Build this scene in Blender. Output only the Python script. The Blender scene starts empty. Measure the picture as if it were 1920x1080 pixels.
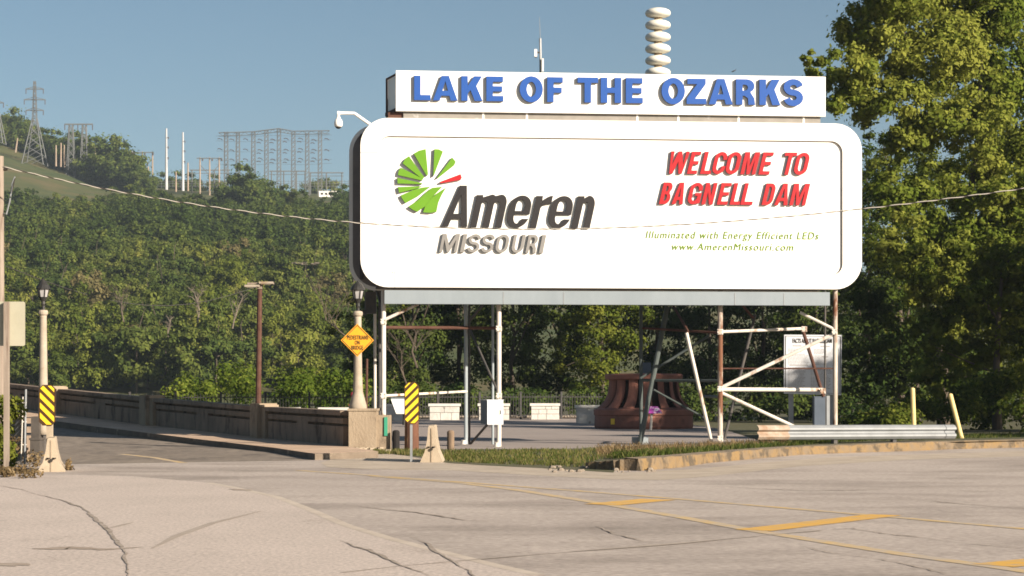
import bpy, bmesh, math, random
import numpy as np
from mathutils import Vector, Matrix

R = math.radians
sc = bpy.context.scene
COL = sc.collection
random.seed(7)
RNG = np.random.default_rng(11)

# ------------------------------------------------------------------ camera
F, HZ, H = 4000.0, 729.0, 1.7          # focal length in photo pixels, horizon row, eye height
cam = bpy.data.cameras.new('camera')
cam.sensor_width = 36.0
cam.lens = 36.0 * F / 1920.0
cam.shift_y = (HZ - 540.0) / 1920.0
cam.clip_start, cam.clip_end = 0.5, 9000.0
cam_o = bpy.data.objects.new('camera', cam)
COL.objects.link(cam_o)
cam_o.location = (0, 0, H)
cam_o.rotation_euler = (R(90), 0, 0)
sc.camera = cam_o

# ------------------------------------------------------------------ light
SUN_AZ, SUN_EL = 50.0, 21.5            # from behind the camera's right shoulder
w = bpy.data.worlds.new('World')
sc.world = w
w.use_nodes = True
nt = w.node_tree
bg = nt.nodes['Background']
sky = nt.nodes.new('ShaderNodeTexSky')
sky.sky_type = 'NISHITA'
sky.sun_disc = False
sky.sun_elevation = R(SUN_EL)
sky.sun_rotation = R(180 - SUN_AZ)
sky.altitude = 200
sky.air_density = 0.8
sky.dust_density = 1.0
sky.ozone_density = 1.4
hs = nt.nodes.new('ShaderNodeHueSaturation')
hs.inputs['Saturation'].default_value = 1.02
hs.inputs['Value'].default_value = 0.67
hs.inputs['Hue'].default_value = 0.488
nt.links.new(sky.outputs[0], hs.inputs['Color'])
nt.links.new(hs.outputs[0], bg.inputs[0])
bg.inputs[1].default_value = 0.06
sun = bpy.data.lights.new('sun', 'SUN')
sun.energy = 5.0
sun.angle = R(0.6)
sun.color = (1.0, 0.875, 0.73)
sun_o = bpy.data.objects.new('sun', sun)
COL.objects.link(sun_o)
sd = Vector((math.sin(R(SUN_AZ)) * math.cos(R(SUN_EL)), -math.cos(R(SUN_AZ)) * math.cos(R(SUN_EL)), math.sin(R(SUN_EL))))
sun_o.rotation_euler = sd.to_track_quat('Z', 'Y').to_euler()
sun_o.location = (40, -40, 60)
vs = sc.view_settings
vs.view_transform = 'Standard'
vs.look = 'None'
vs.exposure = 1.13
vs.gamma = 1.0
sc.cycles.use_denoising = True
sc.cycles.max_bounces = 6
sc.cycles.filter_width = 1.7


# ------------------------------------------------------------------ projection helpers (photo pixel + distance -> place)
def W(px, py, D):
    return Vector(((px - 960) * D / F, D, H - (py - HZ) * D / F))


def G(px, py, z=0.0):
    D = (H - z) * F / (py - HZ)
    return Vector(((px - 960) * D / F, D, z))


TH = R(5.7)
BU = Vector((math.cos(TH), math.sin(TH), 0))
BN = Vector((math.sin(TH), -math.cos(TH), 0))
BP = Vector((0, 62, 0))


def bb(px, py, off=0.0):               # point on the billboard's face plane, off metres in front of it
    rx = (px - 960) / F
    t = (62 * math.cos(TH) - off) / (math.cos(TH) - rx * math.sin(TH))
    return Vector((rx * t, t, H - (py - HZ) / F * t))


def uw(px, py, off=0.0):
    p = bb(px, py, off)
    return (p - BP).dot(BU), p.z


def fromuw(u, z, off=0.0):
    p = BP + BU * u + BN * off
    return Vector((p.x, p.y, z))


# ------------------------------------------------------------------ materials
def newmat(name):
    m = bpy.data.materials.new(name)
    m.use_nodes = True
    return m, m.node_tree, m.node_tree.nodes, m.node_tree.nodes['Principled BSDF']


def mat(name, c1, c2=None, scale=3.0, rough=0.8, metal=0.0, lo=0.35, hi=0.65, detail=6.0, c3=None, scale3=20.0,
        lo3=0.55, hi3=0.7, stretch=(1, 1, 1), bump=0.0, bscale=40.0, spec=0.3, speck=0.0, sscale=30.0):
    m, t, n, p = newmat(name)
    L = t.links
    p.inputs['Roughness'].default_value = rough
    p.inputs['Metallic'].default_value = metal
    p.inputs['Specular IOR Level'].default_value = spec
    g = n.new('ShaderNodeNewGeometry')
    mp = n.new('ShaderNodeMapping')
    mp.inputs['Scale'].default_value = stretch
    L.new(g.outputs['Position'], mp.inputs['Vector'])

    def noise(s, d):
        x = n.new('ShaderNodeTexNoise')
        x.inputs['Scale'].default_value = s
        x.inputs['Detail'].default_value = d
        x.inputs['Roughness'].default_value = 0.65
        L.new(mp.outputs[0], x.inputs['Vector'])
        return x

    def ramp(src, a, b):
        r = n.new('ShaderNodeMapRange')
        r.inputs['From Min'].default_value = a
        r.inputs['From Max'].default_value = b
        L.new(src, r.inputs['Value'])
        return r.outputs[0]

    def mix(f, a, b):
        x = n.new('ShaderNodeMix')
        x.data_type = 'RGBA'
        L.new(f, x.inputs['Factor'])
        for s, v in ((6, a), (7, b)):
            if isinstance(v, tuple):
                x.inputs[s].default_value = (*v, 1)
            else:
                L.new(v, x.inputs[s])
        return x.outputs[2]
    out = None
    if c2:
        out = mix(ramp(noise(scale, detail).outputs['Fac'], lo, hi), c1, c2)
    if c3:
        out = mix(ramp(noise(scale3, 5).outputs['Fac'], lo3, hi3), out if out is not None else c1, c3)
    if speck:
        hv = n.new('ShaderNodeHueSaturation')
        L.new(out, hv.inputs['Color'])
        r = n.new('ShaderNodeMapRange')
        r.inputs['From Min'].default_value, r.inputs['From Max'].default_value = .3, .7
        r.inputs['To Min'].default_value, r.inputs['To Max'].default_value = 1 - speck, 1 + speck
        L.new(noise(sscale, 3).outputs['Fac'], r.inputs['Value'])
        L.new(r.outputs[0], hv.inputs['Value'])
        out = hv.outputs[0]
    if out is None:
        p.inputs['Base Color'].default_value = (*c1, 1)
    else:
        L.new(out, p.inputs['Base Color'])
    if bump:
        b = n.new('ShaderNodeBump')
        b.inputs['Strength'].default_value = bump
        b.inputs['Distance'].default_value = 0.03
        L.new(noise(bscale, 4).outputs['Fac'], b.inputs['Height'])
        L.new(b.outputs[0], p.inputs['Normal'])
    return m


def leafmat(name, dark, mid, light, trans=0.3):
    m, t, n, p = newmat(name)
    L = t.links
    n.remove(p)
    at = n.new('ShaderNodeAttribute')
    at.attribute_name = 'tint'
    oi = n.new('ShaderNodeObjectInfo')
    ad = n.new('ShaderNodeMath')
    ad.operation = 'MULTIPLY_ADD'
    ad.inputs[1].default_value = 0.45
    L.new(oi.outputs['Random'], ad.inputs[0])
    sb = n.new('ShaderNodeMath')
    sb.operation = 'SUBTRACT'
    L.new(at.outputs['Fac'], sb.inputs[0])
    sb.inputs[1].default_value = 0.22
    L.new(sb.outputs[0], ad.inputs[2])
    cr = n.new('ShaderNodeValToRGB')
    cr.color_ramp.elements[0].color = (*dark, 1)
    cr.color_ramp.elements[0].position = 0.1
    cr.color_ramp.elements[1].color = (*light, 1)
    cr.color_ramp.elements[1].position = 0.92
    e = cr.color_ramp.elements.new(0.5)
    e.color = (*mid, 1)
    L.new(ad.outputs[0], cr.inputs[0])
    d = n.new('ShaderNodeBsdfDiffuse')
    tr = n.new('ShaderNodeBsdfTranslucent')
    mx = n.new('ShaderNodeMixShader')
    mx.inputs[0].default_value = trans
    L.new(cr.outputs[0], d.inputs[0])
    L.new(cr.outputs[0], tr.inputs[0])
    L.new(d.outputs[0], mx.inputs[1])
    L.new(tr.outputs[0], mx.inputs[2])
    L.new(mx.outputs[0], n['Material Output'].inputs[0])
    return m


M = {}
M['asphalt'] = mat('worn_asphalt', (.345, .296, .258), (.43, .372, .325), .35, .92, lo=.3, hi=.7, c3=(.20, .168, .142), scale3=.5,
                   lo3=.47, hi3=.74, stretch=(.4, .6, 1), bump=.25, bscale=90, speck=.28, sscale=24)
M['bridge_road'] = mat('bridge_asphalt', (.165, .136, .108), (.235, .195, .155), .5, .92, lo=.3, hi=.7, c3=(.09, .075, .062), scale3=.8,
                       lo3=.55, hi3=.72, stretch=(1, .35, 1), bump=.4, speck=.2, sscale=4)
M['apron'] = mat('pale_concrete', (.425, .362, .314), (.495, .422, .368), .5, .92, lo=.3, hi=.7, c3=(.27, .225, .188), scale3=.6, lo3=.6, hi3=.8,
                 stretch=(1, .5, 1), bump=.22, bscale=90, speck=.24, sscale=22)
M['shoulder'] = mat('dusty_shoulder', (.46, .39, .31), (.36, .30, .235), 1.2, .95, bump=.6)
M['plaza'] = mat('plaza_asphalt', (.26, .222, .20), (.31, .265, .235), .5, .92, lo=.3, hi=.7, bump=.3)
M['soil'] = mat('bare_soil', (.11, .092, .055), (.065, .075, .03), 1.6, .95, bump=.5)
M['hill'] = mat('hill_grass', (.075, .082, .026), (.04, .058, .016), .03, .95, lo=.42, hi=.62, c3=(.105, .088, .035), scale3=.05, lo3=.5, hi3=.65)
M['crack'] = mat('tar_crack', (.19, .155, .12), (.36, .30, .25), 6.0, .9, lo=.40, hi=.56)
M['patch'] = mat('dirt_patch', (.27, .215, .165), (.36, .30, .245), 3.0, .95)
M['skid'] = mat('tyre_mark', (.31, .262, .215), (.37, .315, .262), 2.5, .9)
M['yellow_paint'] = mat('worn_yellow_paint', (.52, .30, .055), (.33, .265, .19), 2.2, .85, lo=.38, hi=.72)
M['yellow_bright'] = mat('yellow_paint', (.60, .34, .06), (.42, .31, .18), 4.5, .85, lo=.45, hi=.70)
M['faint_yellow'] = mat('faded_yellow_paint', (.52, .36, .15), (.41, .34, .26), 2.5, .9, lo=.36, hi=.60)
M['faint_white'] = mat('faded_white_paint', (.50, .43, .355), (.41, .345, .28), 2.0, .9, lo=.4, hi=.65)
M['kerb'] = mat('yellow_kerb_paint', (.205, .135, .06), (.16, .122, .082), 1.6, .9, lo=.40, hi=.60, c3=(.085, .066, .045), scale3=2.6, lo3=.49, hi3=.60, bump=.8, bscale=12)
M['kerb_top'] = mat('worn_kerb_top', (.24, .19, .135), (.16, .125, .085), 2.0, .95, bump=.6, bscale=15)
M['old_concrete'] = mat('stained_concrete', (.33, .265, .19), (.25, .195, .135), 1.3, .92, c3=(.14, .11, .08), scale3=2.6, lo3=.57, hi3=.74,
                        stretch=(1, 1, .5), bump=.6, bscale=18)
M['parapet'] = mat('dark_stained_concrete', (.27, .205, .15), (.18, .135, .10), 1.5, .92, c3=(.075, .056, .042), scale3=2.4, lo3=.52, hi3=.7,
                   stretch=(1, 1, .4), bump=.6, bscale=18)
M['walk'] = mat('sidewalk_concrete', (.52, .38, .27), (.42, .30, .21), .8, .92, bump=.4, c3=(.10, .08, .06), scale3=1.4, lo3=.62, hi3=.75)
M['curb_face'] = mat('grimy_curb', (.20, .16, .12), (.14, .11, .082), 1.6, .92, c3=(.32, .265, .2), scale3=1.3, lo3=.6, hi3=.68, bump=.7)
M['barrier'] = mat('barrier_concrete', (.39, .32, .235), (.31, .255, .185), 2.5, .9, c3=(.24, .19, .135), scale3=4, lo3=.6, hi3=.75, bump=.4)
M['lamp_conc'] = mat('lamp_column_concrete', (.36, .31, .245), (.28, .235, .18), 3, .9, c3=(.26, .17, .09), scale3=2, lo3=.6, hi3=.75)
M['white'] = mat('white_sign_enamel', (.80, .79, .76), (.77, .755, .715), 1.2, .45)
M['white_frame'] = mat('white_frame_enamel', (.80, .785, .745), (.75, .73, .68), .9, .5, c3=(.66, .61, .53), scale3=1.7, lo3=.68, hi3=.8, stretch=(1, 1, .5))
M['seam'] = mat('seam_rust', (.30, .20, .13), (.42, .32, .24), 4, .8)
M['grey_steel'] = mat('pale_grey_steel', (.225, .26, .285), (.195, .228, .25), 1.3, .55, c3=(.17, .16, .15), scale3=2.5, lo3=.66, hi3=.8, stretch=(1, 1, .4))
M['leg'] = mat('white_leg_paint', (.62, .58, .52), (.50, .46, .40), 3, .7, c3=(.24, .13, .07), scale3=2.4, lo3=.54, hi3=.66, stretch=(1, 1, .35))
M['leg_rusty'] = mat('rusty_leg_paint', (.50, .46, .40), (.36, .29, .23), 3, .75, c3=(.15, .065, .034), scale3=1.8, lo3=.50, hi3=.60, stretch=(1, 1, .35))
M['leg_blue'] = mat('blue_grey_leg_paint', (.30, .34, .36), (.22, .25, .26), 3, .7, c3=(.15, .09, .06), scale3=2.6, lo3=.62, hi3=.72, stretch=(1, 1, .35))
M['shade_green'] = mat('shade_toned_leg_paint', (.055, .07, .068), (.08, .095, .09), 3, .7, c3=(.07, .045, .03), scale3=2.6, lo3=.62, hi3=.72)  # leg paint darkened to carry tree shade on the right rear members
M['pillar_shade'] = mat('shade_dark_concrete', (.055, .048, .042), (.085, .073, .062), 3, .9)  # left pillar's shade, put into its concrete colour
M['soil_rock'] = mat('hill_rock', (.16, .135, .105), (.11, .092, .07), 2, .9)
M['rust'] = mat('rusted_steel', (.065, .027, .018), (.10, .05, .034), 3, .85, c3=(.25, .2, .16), scale3=2, lo3=.66, hi3=.76)
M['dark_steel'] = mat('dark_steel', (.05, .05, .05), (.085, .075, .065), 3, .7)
M['void'] = mat('unpainted_sign_backing', (.17, .155, .15), (.22, .20, .185), 1.5, .8)
M['ledge'] = mat('weathered_ledge', (.27, .25, .225), (.215, .20, .175), 2.2, .7, c3=(.36, .35, .33), scale3=1.5, lo3=.6, hi3=.65)
M['blue'] = mat('blue_letter_face', (.018, .075, .29), (.021, .08, .31), 2, .4)
M['blue_side'] = mat('grey_letter_return', (.08, .095, .13), (.10, .11, .13), 3, .6)
M['black_letter'] = mat('charcoal_letter', (.021, .019, .02), (.026, .023, .023), 2, .4)
M['silver'] = mat('silver_letter', (.20, .193, .182), (.225, .216, .204), 2, .4)
M['side_dark'] = mat('dark_letter_return', (.055, .06, .06), (.085, .085, .08), 3, .6)
M['red'] = mat('red_letter_face', (.36, .013, .018), (.39, .016, .02), 2, .4)
M['red_side'] = mat('dull_red_return', (.17, .07, .075), (.20, .10, .10), 3, .6)
M['green'] = mat('lime_blade_face', (.105, .245, .014), (.115, .265, .017), 2, .4)
M['green_text'] = mat('lime_print', (.15, .25, .035))
M['marker_yellow'] = mat('reflective_yellow', (.82, .55, .03), (.76, .49, .03), 3, .4)
M['marker_black'] = mat('marker_black', (.045, .022, .008), (.06, .03, .012), 3, .5)
M['warn'] = mat('warning_orange_yellow', (.74, .34, .025), (.68, .31, .02), 3, .4)
M['ink'] = mat('black_ink', (.03, .025, .02))
M['print_grey'] = mat('grey_print', (.34, .33, .33))
M['galv'] = mat('galvanised_steel', (.27, .285, .295), (.22, .232, .238), 2.5, .5, metal=.25, c3=(.28, .19, .12), scale3=1.6, lo3=.68, hi3=.78)
M['rail_end'] = mat('scraped_rail_end', (.38, .33, .27), (.26, .17, .11), 3, .7)
M['lamp_black'] = mat('lantern_iron', (.018, .018, .018), (.03, .028, .025), 5, .5)
M['glass'] = mat('frosted_lantern_glass', (.38, .37, .36), (.28, .27, .27), 4, .25, spec=.5)
M['wood'] = mat('weathered_pole_wood', (.28, .235, .19), (.19, .15, .118), 5, .9, stretch=(1, 1, .12), c3=(.14, .10, .075), scale3=9, lo3=.55, hi3=.7)
M['stump'] = mat('creosote_timber', (.14, .06, .036), (.085, .042, .026), 5, .85, stretch=(1, 1, .15), c3=(.27, .17, .09), scale3=7, lo3=.58, hi3=.7)
M['post_dark'] = mat('tarred_post', (.008, .007, .007), (.014, .012, .011), 4, .8, stretch=(1, 1, .2))
M['post_half'] = mat('weathered_post', (.24, .17, .11), (.12, .085, .06), 5, .85, stretch=(1, 1, .2))
M['cream'] = mat('cream_sign_back', (.37, .355, .27), (.33, .315, .235), 1.5, .6)
M['cabinet'] = mat('white_cabinet_paint', (.60, .62, .65), (.54, .56, .59), 1.5, .5)
M['cabinet_side'] = mat('slate_grey_and_side_shade', (.075, .095, .125), (.06, .08, .105), 2, .5)  # plain slate grey; on the white cabinet it paints in the side's shade
M['limestone'] = mat('white_limestone', (.56, .54, .50), (.44, .42, .38), 2.2, .9, c3=(.26, .24, .215), scale3=1.8, lo3=.60, hi3=.64, bump=.8, bscale=6)
M['limecap'] = mat('limestone_cap', (.60, .585, .54), (.50, .48, .44), 2, .9)
M['turbine'] = mat('rust_brown_iron', (.18, .078, .056), (.24, .10, .07), 1.6, .75, c3=(.14, .06, .043), scale3=2, lo3=.58, hi3=.72)
M['turbine_core'] = mat('shade_dark_turbine_core', (.018, .01, .008), (.03, .016, .012), 3, .9)  # near black, so the gaps between the blades look shaded
M['purple'] = mat('purple_panel', (.30, .05, .28), (.62, .50, .62), 3.5, .4, lo=.5, hi=.56)
M['siren'] = mat('ivory_siren_shell', (.70, .68, .60), (.63, .61, .53), 2, .5)
M['cam_white'] = mat('white_camera_shell', (.78, .76, .72))
M['iron'] = mat('black_iron_fence', (.02, .02, .02), (.035, .03, .028), 4, .6)
M['lattice'] = mat('grey_lattice_steel', (.10, .105, .105), (.13, .135, .132), .3, .6)
M['monopole'] = mat('pale_steel_pole', (.42, .43, .44), (.36, .37, .38), .2, .5)
M['hill_wood'] = mat('grey_timber_pole', (.33, .26, .20), (.26, .20, .15), .4, .9)
M['insul'] = mat('dark_insulator', (.08, .065, .06))
M['bark'] = mat('tree_bark', (.06, .047, .035), (.095, .075, .056), 3, .9, stretch=(1, 1, .3))
M['bark_pale'] = mat('pale_dead_bark', (.20, .165, .125), (.14, .115, .09), 2, .9, stretch=(1, 1, .3))
M['bollard'] = mat('cream_yellow_pipe', (.72, .56, .25), (.64, .48, .20), 4, .5)
M['green_plate'] = mat('green_mile_plate', (.04, .26, .16))
M['sky_bird'] = mat('bird_feather', (.05, .05, .05))
M['rock'] = mat('pale_rock', (.27, .225, .175), (.20, .165, .13), 4, .9)
M['cable_bare'] = mat('bare_aluminium_cable', (.42, .39, .34), rough=.5)
M['cable_black'] = mat('black_cable_jacket', (.035, .03, .028))
M['red_post'] = mat('red_post_paint', (.35, .03, .04))
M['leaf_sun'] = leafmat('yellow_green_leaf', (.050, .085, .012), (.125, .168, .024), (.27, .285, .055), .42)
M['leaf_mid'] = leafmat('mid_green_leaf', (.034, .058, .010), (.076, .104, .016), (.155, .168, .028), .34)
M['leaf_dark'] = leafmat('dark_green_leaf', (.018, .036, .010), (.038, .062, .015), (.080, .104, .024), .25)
M['leaf_dry'] = leafmat('brownish_leaf', (.055, .050, .020), (.10, .09, .035), (.16, .13, .055), .3)
M['hill_mid'] = leafmat('far_mid_green_leaf', (.056, .086, .020), (.105, .138, .030), (.19, .205, .050), .42)
M['hill_dark'] = leafmat('far_dark_green_leaf', (.040, .066, .018), (.075, .108, .026), (.145, .172, .04), .36)
M['hill_sun'] = leafmat('far_sunny_leaf', (.08, .112, .02), (.16, .188, .034), (.27, .275, .062), .42)
M['hill_dry'] = leafmat('far_brownish_leaf', (.075, .072, .03), (.13, .118, .05), (.20, .17, .075), .36)
M['grass'] = leafmat('verge_grass', (.040, .060, .014), (.075, .10, .022), (.20, .17, .07), .35)
M['weeds'] = leafmat('dry_weeds', (.10, .07, .035), (.19, .135, .07), (.30, .23, .13), .3)
M['twigs'] = mat('grey_twigs', (.12, .095, .07), (.09, .07, .052), 3)


# ------------------------------------------------------------------ mesh builder
class MB:
    def __init__(s):
        s.v, s.f, s.mi = [], [], []
        s.cur = 0

    def add(s, vs, fs):
        b = len(s.v)
        s.v += [Vector(p) for p in vs]
        s.f += [tuple(b + i for i in f) for f in fs]
        s.mi += [s.cur] * len(fs)
        return s

    def frame(s, o, ax, ay, az, x0, x1, y0, y1, z0, z1):        # a box in a local frame
        P = [o + ax * x + ay * y + az * z for x, y, z in
             ((x0, y0, z0), (x1, y0, z0), (x1, y1, z0), (x0, y1, z0), (x0, y0, z1), (x1, y0, z1), (x1, y1, z1), (x0, y1, z1))]
        return s.add(P, [(0, 3, 2, 1), (4, 5, 6, 7), (0, 1, 5, 4), (1, 2, 6, 5), (2, 3, 7, 6), (3, 0, 4, 7)])

    def box(s, c, d, rz=0.0):
        c = Vector(c)
        ax, ay = Vector((math.cos(rz), math.sin(rz), 0)), Vector((-math.sin(rz), math.cos(rz), 0))
        return s.frame(c, ax, ay, Vector((0, 0, 1)), -d[0] / 2, d[0] / 2, -d[1] / 2, d[1] / 2, -d[2] / 2, d[2] / 2)

    def tube(s, pts, rad, n=8, cap=True):
        pts = [Vector(p) for p in pts]
        if not isinstance(rad, (list, tuple)):
            rad = [rad] * len(pts)
        vs, fs = [], []
        for i, p in enumerate(pts):
            d = (pts[min(i + 1, len(pts) - 1)] - pts[max(i - 1, 0)]).normalized()
            a = d.orthogonal().normalized() if abs(d.z) > .9 else d.cross(Vector((0, 0, 1))).normalized()
            if abs(d.z) > .9:
                a = Vector((1, 0, 0)) - d * d.x
                a.normalize()
            b = d.cross(a)
            for k in range(n):
                t = 2 * math.pi * k / n
                vs.append(p + (a * math.cos(t) + b * math.sin(t)) * rad[i])
        for i in range(len(pts) - 1):
            for k in range(n):
                k2 = (k + 1) % n
                fs.append((i * n + k, i * n + k2, (i + 1) * n + k2, (i + 1) * n + k))
        if cap:
            fs.append(tuple(range(n))[::-1])
            fs.append(tuple((len(pts) - 1) * n + k for k in range(n)))
        return s.add(vs, fs)

    def beam(s, p0, p1, w, h=None):                               # square bar between two points
        p0, p1 = Vector(p0), Vector(p1)
        d = p1 - p0
        l = d.length
        d.normalize()
        a = d.cross(Vector((0, 0, 1)))
        if a.length < .05:
            a = Vector((1, 0, 0))
        a.normalize()
        b = a.cross(d)
        h = h or w
        return s.frame(p0, d, a, b, 0, l, -w / 2, w / 2, -h / 2, h / 2)

    def lathe(s, c, prof, n=20):                                   # prof: (radius, z)
        c = Vector(c)
        vs, fs = [], []
        for r, z in prof:
            for k in range(n):
                t = 2 * math.pi * k / n
                vs.append(c + Vector((r * math.cos(t), r * math.sin(t), z)))
        for i in range(len(prof) - 1):
            for k in range(n):
                k2 = (k + 1) % n
                fs.append((i * n + k, i * n + k2, (i + 1) * n + k2, (i + 1) * n + k))
        fs.append(tuple(range(n))[::-1])
        fs.append(tuple((len(prof) - 1) * n + k for k in range(n)))
        return s.add(vs, fs)

    def prism(s, pts, ext, front_mat=0, side_mat=0):               # planar outline swept by ext
        pts = [Vector(p) for p in pts]
        n = len(pts)
        s.cur = front_mat
        s.add(pts, [tuple(range(n))])
        s.cur = side_mat
        s.add(pts + [p + ext for p in pts], [tuple(n + i for i in range(n))[::-1]] + [(i, i + n, (i + 1) % n + n, (i + 1) % n) for i in range(n)])
        return s

    def sheet(s, pts):
        return s.add(pts, [tuple(range(len(pts)))])

    def build(s, name, m, parent=None, loc=None, smooth=False, nofix=False):
        me = bpy.data.meshes.new(name)
        L = Vector(parent['_loc']) if parent is not None else (Vector(loc) if loc is not None else Vector((0, 0, 0)))
        me.from_pydata([tuple(p - L) for p in s.v], [], s.f)
        ms = m if isinstance(m, (list, tuple)) else [m]
        for x in ms:
            me.materials.append(M[x])
        me.polygons.foreach_set('material_index', s.mi)
        if not nofix:
            b = bmesh.new()
            b.from_mesh(me)
            bmesh.ops.remove_doubles(b, verts=b.verts, dist=1e-5)
            bmesh.ops.recalc_face_normals(b, faces=b.faces)
            b.to_mesh(me)
            b.free()
        if smooth:
            me.polygons.foreach_set('use_smooth', [True] * len(me.polygons))
        me.update()
        return link(name, me, parent, L)


def link(name, me, parent=None, L=Vector((0, 0, 0))):
    o = bpy.data.objects.new(name, me)
    COL.objects.link(o)
    o['_loc'] = tuple(L)
    if parent is not None:
        o.parent = parent
    else:
        o.location = L
    return o


def tag(o, label, cat, group=None):
    o['label'] = label
    o['category'] = cat
    if group:
        o['group'] = group
    return o


def thing(name, label, cat, loc, group=None):
    o = bpy.data.objects.new(name, None)
    COL.objects.link(o)
    o.empty_display_size = .2
    o.location = loc
    o['_loc'] = tuple(loc)
    return tag(o, label, cat, group)


def struct(o, kind='structure'):
    o['kind'] = kind
    return o


def copy_tree(root, loc, rz=0.0, scale=(1, 1, 1), label=None):
    c = root.copy()
    COL.objects.link(c)
    c.location = loc
    c.rotation_euler = (0, 0, rz)
    c.scale = scale
    if label:
        c['label'] = label
    for ch in root.children:
        d = ch.copy()
        COL.objects.link(d)
        d.parent = c
        for g in ch.children:
            e = g.copy()
            COL.objects.link(e)
            e.parent = d
    return c


Z = Vector((0, 0, 1))
X = Vector((1, 0, 0))
Y = Vector((0, 1, 0))


# ------------------------------------------------------------------ ground, roads and markings
def gs(pts, z, name, m, jit=0.0):
    mb = MB()
    P = [G(px, py, z) for px, py in pts]
    mb.sheet(P)
    return struct(mb.build(name, m))


g_ = MB()
g_.sheet([(-4500, -300, -.30), (4500, -300, -.30), (4500, 7000, -.30), (-4500, 7000, -.30)])
struct(g_.build('ground', 'soil'))

# the bridge's kerb line, parapet line and rise
NRM = Vector((-.87, -.49, 0))
PAR = [Vector((-4.44, 58, .13)), Vector((-7.72, 66, .18)), Vector((-12.8, 75.5, .41)), Vector((-17.98, 84, .74)), Vector((-23.0, 92.5, 1.07)), Vector((-28.2, 101, 1.37))]
ROADZ = [0.0, 0.005, .19, .52, .85, 1.15]
CURB = [Vector((-4.7, 50.9, 0))] + [Vector((p.x + NRM.x * 2.2, p.y + NRM.y * 2.2, z)) for p, z in zip(PAR, ROADZ)]

road = MB()
road.sheet([(-60, 2, 0), (60, 2, 0), (60, 120, 0), (16, 70, 0), (-4.0, 58, 0), CURB[1] * 1.0, CURB[0] * 1.0, (-11.2, 47.5, 0), (-60, 43, 0)])
struct(road.build('road', 'asphalt'))
br = MB()
left = [Vector((-11.2, 47.4, 0))] + [p + NRM * 6.6 for p in CURB[1:]]
for i in range(len(CURB) - 1):
    zz = .004 if i < 2 else 0
    a, b, c, d = CURB[i], CURB[i + 1], left[i + 1], left[i]
    N = 6
    for k in range(N):
        q = [a.lerp(d, k / N), b.lerp(c, k / N), b.lerp(c, (k + 1) / N), a.lerp(d, (k + 1) / N)]
        br.sheet([p + Z * .004 for p in q])
struct(br.build('bridge_road', 'bridge_road'))

sw = MB()
inner = [Vector((-3.3, 52.6, .16))] + PAR
top = [Vector((c.x, c.y, i.z + (.0 if k else 0))) for k, (c, i) in enumerate(zip(CURB, inner))]
top[0].z = .15
for i in range(len(inner) - 1):
    sw.cur = 0
    sw.sheet([top[i], inner[i], inner[i + 1], top[i + 1]])
    sw.cur = 1
    sw.sheet([CURB[i] - Z * .3, top[i], top[i + 1], CURB[i + 1] - Z * .3])
    sw.sheet([inner[i], inner[i] - Z * .5, inner[i + 1] - Z * .5, inner[i + 1]])
sw.sheet([CURB[0] - Z * .3, inner[0] - Z * .5, inner[0], top[0]])
struct(sw.build('sidewalk', ['walk', 'curb_face']))

gs([(-900, 1200), (1500, 1200), (1010, 1078), (930, 1060), (830, 1035), (740, 1012), (650, 985), (580, 955), (520, 932), (450, 916), (390, 905), (250, 893), (120, 890), (-60, 889), (-900, 892)], .003, 'forecourt', 'apron')
gs([(600, 868), (660, 850), (735, 846), (800, 864), (850, 866), (1000, 874), (1120, 880), (1170, 886), (1300, 880), (1420, 868), (1560, 857), (1900, 846), (2100, 842), (2100, 850), (1700, 862), (1500, 874), (1330, 893), (1240, 900), (1150, 899), (1000, 891), (850, 882), (700, 880), (615, 876)], .003, 'shoulder', 'shoulder')
gs([(640, 852), (690, 848), (735, 843), (900, 846), (1400, 846), (1460, 838), (1360, 806), (1320, 799), (1120, 782), (1000, 784), (700, 786), (560, 790), (560, 800), (640, 830)], .003, 'plaza', 'plaza')


def strip(name, m, pts, wid, z, jitter=0.0, taper=False, sub=1):
    """a painted line or crack along photo points, wid metres wide, lying on the ground"""
    P = [G(px, py, z) for px, py in pts]
    if sub > 1:
        Q = []
        for a, b in zip(P, P[1:]):
            for k in range(sub):
                Q.append(a.lerp(b, k / sub))
        P = Q + [P[-1]]
    mb = MB()
    L, Rr = [], []
    n = len(P)
    rr = random.Random(len(name) + int(pts[0][0]))
    for i, p in enumerate(P):
        d = P[min(i + 1, n - 1)] - P[max(i - 1, 0)]
        nn = Vector((-d.y, d.x, 0)).normalized()
        wk = max(.15, min(1.1, (wk if i else .5) + rr.uniform(-.32, .32)))
        ok = (ok if i else 0) * .8 + rr.uniform(-jitter, jitter) * 1.1
        ww = wid * (.5 if not jitter else wk)
        if taper:
            ww *= min(1, .25 + 2.2 * min(i, n - 1 - i) / n)
        o = nn * ok * wid
        L.append(p + nn * ww + o)
        Rr.append(p - nn * ww + o)
    for i in range(n - 1):
        mb.sheet([L[i], L[i + 1], Rr[i + 1], Rr[i]])
    return struct(mb.build(name, m))


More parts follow.
